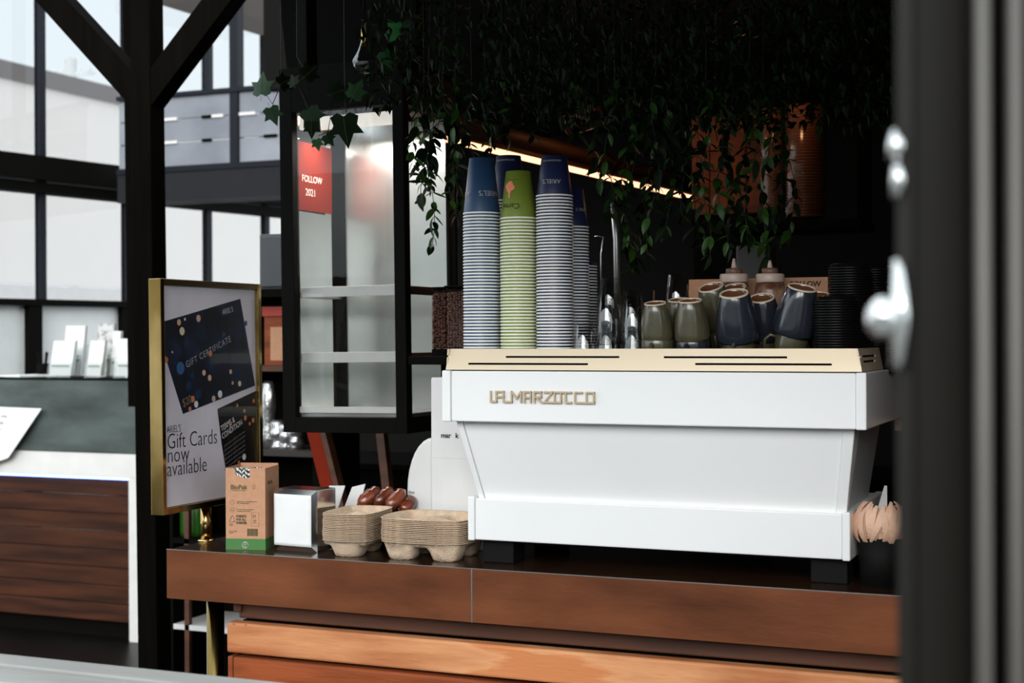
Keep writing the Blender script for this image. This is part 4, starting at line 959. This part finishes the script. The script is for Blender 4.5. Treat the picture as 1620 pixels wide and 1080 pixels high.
# stored cup sleeves (vertical) in plastic, red-brown panel
def ribbed(name, lb, px, y0, y1, wpx, Y, grp=None, tilt=0):
    a = PY(px, y1, Y); b = PY(px, y0, Y); r = wpx/2/F*Y*1.0; n = int((b.z-a.z)/.010)
    t = thing(name, lb, 'cup stack', a, 0, None, 0, tilt)
    prof = [(0,0)]
    for k in range(n): z = k*.010; prof += [(r*.86, z), (r, z+.004), (r, z+.0065), (r*.86, z+.009)]
    prof += [(0, n*.010)]
    o = obj('nested_cups', add_lathe(nb(), prof, 24), COPPERC, t); o['kind'] = 'stuff'
    bm = add_lathe(nb(), [(r*1.04,.012), (r*1.10,.02), (r*1.08,n*.005), (r*1.12,n*.010), (r*.5,n*.010+.03)], 18)
    for v in bm.verts: v.co += Vector((random.uniform(-.004,.004), random.uniform(-.004,.004), random.uniform(-.01,.01)))
    obj('plastic_sleeve', bm, CLEARD, t); return t
ribbed('cup_sleeve', 'brown cup stack in plastic right of the red-brown panel', 1222, 170, 330, 34, 4.9)
ribbed('cup_sleeve', 'wide brown cup stack in crumpled plastic at the far right', 1275, 165, 345, 62, 4.9)
cs = thing('storage_ledge', 'dark ledge carrying the sleeves of brown cups', 'ledge', PY(1250, 352, 4.9)); box('ledge_board', -.25, .25, -.08, .2, -.03, 0, BLACK, cs); box('ledge_bracket', .2, .24, .15, .2, 0, .7, BLACK, cs)
pn = thing('brown_panel', 'red-brown timber panel half hidden by vines', 'panel', PY(1095, 340, 5.2)); 
pwid = XY(1212, 5.2)-XY(1095, 5.2); phh = PY(1150, 180, 5.2).z-PY(1095, 340, 5.2).z
for k in range(4): box('panel_board', k*pwid/4, (k+1)*pwid/4-.004, 0, .02, 0, phh, WOODR, pn, .002)
box('panel_support', 0, pwid, .021, .05, -1.9, phh, BLACK, pn)
t = ribbed('cup_sleeve', 'ribbed cup stack lying on its side among the vines', 895, 195, 260, 36, 4.3); t.rotation_euler = (0, 1.25, 0); t.location = PY(895, 200, 4.3)
# chrome tap rods and grey appliance behind
tp = thing('steam_tap', 'chrome tap rods standing behind the glasses', 'tap', (XY(978, 3.5), 3.5, TRAY))
tz = lambda y: ZY(y, 975, 3.5)-TRAY
obj('tap_column', add_tube(nb(), [(0,0,0), (-.004,0,tz(380)), (-.012,0,tz(310))], .0085, 12), STEEL, tp)
obj('tap_rod', add_tube(nb(), [(-.045,0,tz(545)), (-.045,0,tz(400)), (-.038,0,tz(374)), (-.052,0,tz(372)), (-.062,0,tz(373))], .0022, 8), CHROME, tp)
ga = thing('wall_appliance', 'grey square appliance hanging behind the sauce bottles', 'appliance', (XY(1165, 4.6), 4.6, 1.0)); 
box('appliance_front', 0, XY(1212, 4.6)-XY(1165, 4.6), 0, .15, ZY(470, 1190, 4.6)-1, ZY(388, 1190, 4.6)-1, GREYL if False else mat('dim_grey_enamel', (.10,.095,.09), .4), ga, .004); box('appliance_stand', .02, .09, .03, .12, -1.0, ZY(470, 1190, 4.6)-1, BLACK, ga)
lp = thing('pendant_lamp', 'dim clear glass pendant hanging above the display cabinet', 'lamp', PY(577, 110, 3.4))
obj('glass_shade', add_lathe(nb(), [(.0,-.012), (.018,-.008), (.032,.01), (.034,.022), (.018,.05), (.010,.075), (.008,.09)], 20), CLEARP, lp); obj('cord', add_tube(nb(), [(0,0,.09), (0,0,2.62-PY(577,110,3.4).z-.003)], .002, 6), BLACK, lp); obj('lamp_holder', add_tube(nb(), [(0,0,.06), (0,0,.11)], .010, 10), BRASS, lp)
# dark back-bar
bb_ = thing('back_bar', 'low dark back counter inside the kiosk', 'counter', (-3.95, 5.6, 0)); box('bar_body', 0, 3.6, 0, .6, 0, .95, BLACK, bb_, .004); box('bar_top', -.02, 3.62, -.02, .6, .951, .98, BLACK, bb_, .004)

# ------------------------------------------------------------------ vines
def leaf_bm(L, Wd, droop=.25):
    bm = nb(); n = 5; rows_ = []
    for i in range(n+1):
        t = i/n; wv_ = Wd/2*math.sin(PI*min(1, t*.92+.05))**.8*(1-.25*t) if 0 < i < n else .0005
        z = -droop*L*t*t; rows_.append([bm.verts.new((-wv_, t*L, z+wv_*.25)), bm.verts.new((0, t*L, z)), bm.verts.new((wv_, t*L, z+wv_*.25))])
    for a, b in zip(rows_, rows_[1:]):
        for k in (0, 1): f = bm.faces.new((a[k], a[k+1], b[k+1], b[k])); f.smooth = True
    return bm
def mk(name, bm, m):
    me = bpy.data.meshes.new(name); bm.to_mesh(me); bm.free(); me.materials.append(m); return me
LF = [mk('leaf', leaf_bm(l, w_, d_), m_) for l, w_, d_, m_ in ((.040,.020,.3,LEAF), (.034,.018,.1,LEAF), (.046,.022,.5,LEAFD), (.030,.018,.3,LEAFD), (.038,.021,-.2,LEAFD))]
def vine(px, y0, y1, Y, lb, dens=.020, sc=1.0, bright=1):
    a = PY(px, y0, Y); b = PY(px+random.uniform(-14,14), y1, Y); t = thing('trailing_vine', lb, 'vine', a, 0, 'small leaved vines hanging from the kiosk ceiling')
    L = a.z-b.z; n = max(3, int(L/.03)); pts = []; tz_ = 2.619-a.z
    for i in range(n+1):
        f = i/n; pts.append(Vector(((b.x-a.x)*f + .010*math.sin(f*9+px), .012*math.sin(f*7+px*.3), -L*f)))
    obj('stem', add_tube(nb(), [Vector((0,0,tz_))]+pts, .0011, 5), STEM, t)
    k = 0; z = 0
    while z < L:
        f = z/L; i = min(n-1, int(f*n)); p = pts[i].lerp(pts[i+1], f*n-i)
        for s in (0, 1):
            me = random.choice(LF if bright else LF[2:]); o = bpy.data.objects.new('leaf', me); C.objects.link(o); o.parent = t; o.location = p
            o.rotation_euler = (random.uniform(-1.3,-.1), random.uniform(-.5,.5), random.uniform(0,.9)+s*PI+k*1.1); q = sc*random.uniform(.7,1.25); o.scale = (q, q, q)
        z += dens*random.uniform(.8,1.3); k += 1
VL = [(652,300),(668,318),(684,300),(692,400),(708,345),(722,330),(742,290),(762,240),(795,215),(850,225),(905,220),(948,300),(968,345),(986,432),(1004,420),(1022,400),(1040,405),(1058,372),(1078,350),(1098,398),(1118,410),(1136,395),(1152,428),(1174,380),(1192,392),(1212,425),(1228,380),(1246,390)]
cnt_ = {}
for i, (px, y1) in enumerate(VL):
    where = ('beside the display cabinet' if px < 750 else 'above the paper cup stacks' if px < 930 else 'right of the paper cups' if px < 1060 else 'above the sauce bottles' if px < 1180 else 'before the brown cup sleeves')
    cnt_[where] = cnt_.get(where, 0)+1
    vine(px, 150-random.random()*30, y1, 3.42+(.03 if px < 750 else .11)*(i % 4), 'thin small-leaved vine, %s from the left, hanging ' % ORD(cnt_[where]) + where)
# dense shaded foliage mass under the ceiling: nobody could count it
def mass(name, lb, px0, px1, y0, y1, Y0, Y1, n, m):
    bm = nb(); c0 = PY((px0+px1)/2, y1, (Y0+Y1)/2)
    for k in range(n):
        p = PY(random.uniform(px0, px1), y0+(y1-y0)*random.random()**1.25, random.uniform(Y0, Y1))-c0
        R = Matrix.Rotation(random.random()*6.3, 3, 'Z') @ Matrix.Rotation(random.uniform(-1.4,.2), 3, 'X'); L = random.uniform(.022,.042); w_ = L*.27
        q = [bm.verts.new(p + R @ Vector(v)) for v in ((0,0,0), (w_,L*.4,.003), (0,L,-.006), (-w_,L*.4,.003))]
        bm.faces.new(q)
    o = obj(name, bm, m); o.location = c0; tag(o, lb, 'foliage', None, 'stuff')
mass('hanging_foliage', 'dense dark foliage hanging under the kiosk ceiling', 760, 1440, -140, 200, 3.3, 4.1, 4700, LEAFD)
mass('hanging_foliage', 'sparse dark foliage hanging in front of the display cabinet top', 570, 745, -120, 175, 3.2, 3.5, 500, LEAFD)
# ivy sprigs with big lobed leaves
def ivy_bm(s):
    out = [(0,0), (.22,-.12), (.50,.02), (.42,.30), (.62,.62), (.26,.60), (0,1.12), (-.26,.60), (-.62,.62), (-.42,.30), (-.50,.02), (-.22,-.12)]
    bm = nb(); c = bm.verts.new((0, .3*s, .012*s)); vs = [bm.verts.new((x*s, y*s, -.10*s*(abs(x)+max(0,y-.5)))) for x, y in out]
    for i in range(len(vs)): f = bm.faces.new((c, vs[i], vs[(i+1) % len(vs)])); f.smooth = True
    return bm
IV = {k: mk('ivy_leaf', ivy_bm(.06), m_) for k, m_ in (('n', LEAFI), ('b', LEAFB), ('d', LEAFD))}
VN = mk('vein', add_tube(nb(), [(0,-.02,0), (0,.03,.0012), (0,.062,-.004)], [.0006,.0005,.0002], 4), VEIN)
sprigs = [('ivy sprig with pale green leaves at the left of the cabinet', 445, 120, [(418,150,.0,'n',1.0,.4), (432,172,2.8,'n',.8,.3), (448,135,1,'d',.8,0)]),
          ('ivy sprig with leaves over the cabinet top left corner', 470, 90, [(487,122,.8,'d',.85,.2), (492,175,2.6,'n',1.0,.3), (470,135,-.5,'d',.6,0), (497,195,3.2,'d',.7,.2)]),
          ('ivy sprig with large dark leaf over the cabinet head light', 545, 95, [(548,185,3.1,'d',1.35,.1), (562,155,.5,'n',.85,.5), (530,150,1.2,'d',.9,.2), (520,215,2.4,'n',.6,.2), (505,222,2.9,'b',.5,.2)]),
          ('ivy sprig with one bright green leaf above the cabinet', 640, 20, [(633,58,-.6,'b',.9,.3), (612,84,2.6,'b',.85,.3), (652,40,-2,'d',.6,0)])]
for lb, px, py, lv in sprigs:
    Y = 3.47; a = PY(px, py, Y); t = thing('ivy_sprig', lb, 'ivy', a)
    prev = Vector((0,0,0)); pts = [Vector((0,0,.25)), prev]
    for (lx, ly, an, kd_, s, tl) in lv:
        p = PY(lx, ly, Y)-a + Vector((0,-.015,0)); pts.append(p+Vector((0,.012,.012)))
        o = bpy.data.objects.new('leaf', IV[kd_]); C.objects.link(o); o.parent = t; o.location = p; o.scale = (s,)*3; o.rotation_euler = (PI/2-.35+tl*.6, an, YAW+random.uniform(-.4,.4))
        v = bpy.data.objects.new('leaf_vein', VN); C.objects.link(v); v.parent = o
    obj('stem', add_tube(nb(), pts, .0014, 5), STEM, t)

# ------------------------------------------------------------------ street behind the camera (seen only as reflections)
st_ = thing('street_building', 'pale two storey building across the street, seen reflected in the cabinet', 'building', (-8, -11, 0))
box('facade', -9, 22, -.4, 0, 0, 3.9, FACADE, st_)
for k in range(9): box('window', -8+k*3.2, -6.4+k*3.2, .0, .03, 2.6, 3.8, DWIN, st_)
for k in range(9): box('shopfront', -8+k*3.2, -7.0+k*3.2, .0, .03, .3, 2.1, DWIN, st_)
box('awning', -9, 22, .0, 1.2, 2.2, 2.35, BLACK, st_)
vn = thing('white_van', 'white delivery van parked across the road, seen reflected', 'van', (-12.3, -6.5, 0))
obj('van_body', add_prism_y(nb(), [(0,.35), (4.4,.35), (4.4,2.0), (1.3,2.0), (.5,1.25), (0,1.1)], 0, 1.8), PLASTICW, vn, .08, 3)
obj('van_window', add_prism_y(nb(), [(.7,1.2), (1.9,1.2), (1.9,1.8), (1.35,1.8)], 1.79, 1.82), DWIN, vn)
for x in (.9, 3.5):
    o = obj('wheel', add_lathe(nb(), [(0,0), (.3,0), (.33,.05), (.33,.15), (.3,.2), (0,.2)], 24), SHADE, vn); o.rotation_euler = (PI/2, 0, 0); o.location = (x, 1.9, .33)

rs = thing('ring_stand', 'black steel stand with a ring and two raised arms on the pavement', 'stand', (-4.74, -1.0, 0))
obj('ring', add_tube(nb(), [(.16*math.cos(a*PI/12), 0, 1.30+.24*math.sin(a*PI/12)) for a in range(24)], .055, 10, True), SHADE, rs)
for s in (-1, 1): obj('arm', add_tube(nb(), [(s*.14, 0, 1.52), (s*.36, 0, 2.05)], .028, 8), SHADE, rs)
obj('stem', add_tube(nb(), [(0,0,0), (0,0,1.10)], .03, 8), SHADE, rs); obj('base', add_lathe(nb(), [(0,-.02), (.25,-.02), (.25,.0), (0,.01)], 20), SHADE, rs)
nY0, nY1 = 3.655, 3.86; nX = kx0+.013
rn = thing('red_reflection', 'red sheet standing in for a red reflection in the display cabinet glass', 'reflection', (nX, nY0, PY(502, 335, 3.76).z))  # added sheet, imitates a red reflection in the cabinet glass
box('sheet', 0, .001, 0, nY1-nY0, 0, .20, mat('red_reflection_card', (.17, .014, .006), .75, spec=.1), rn)
text('reflection_lettering', 'FOLLOW', .028, CREAMP, rn, (.0015, .03, .085), (PI/2, 0, PI/2)); text('reflection_lettering', '2021', .030, CREAMP, rn, (.0015, .05, .045), (PI/2, 0, PI/2))
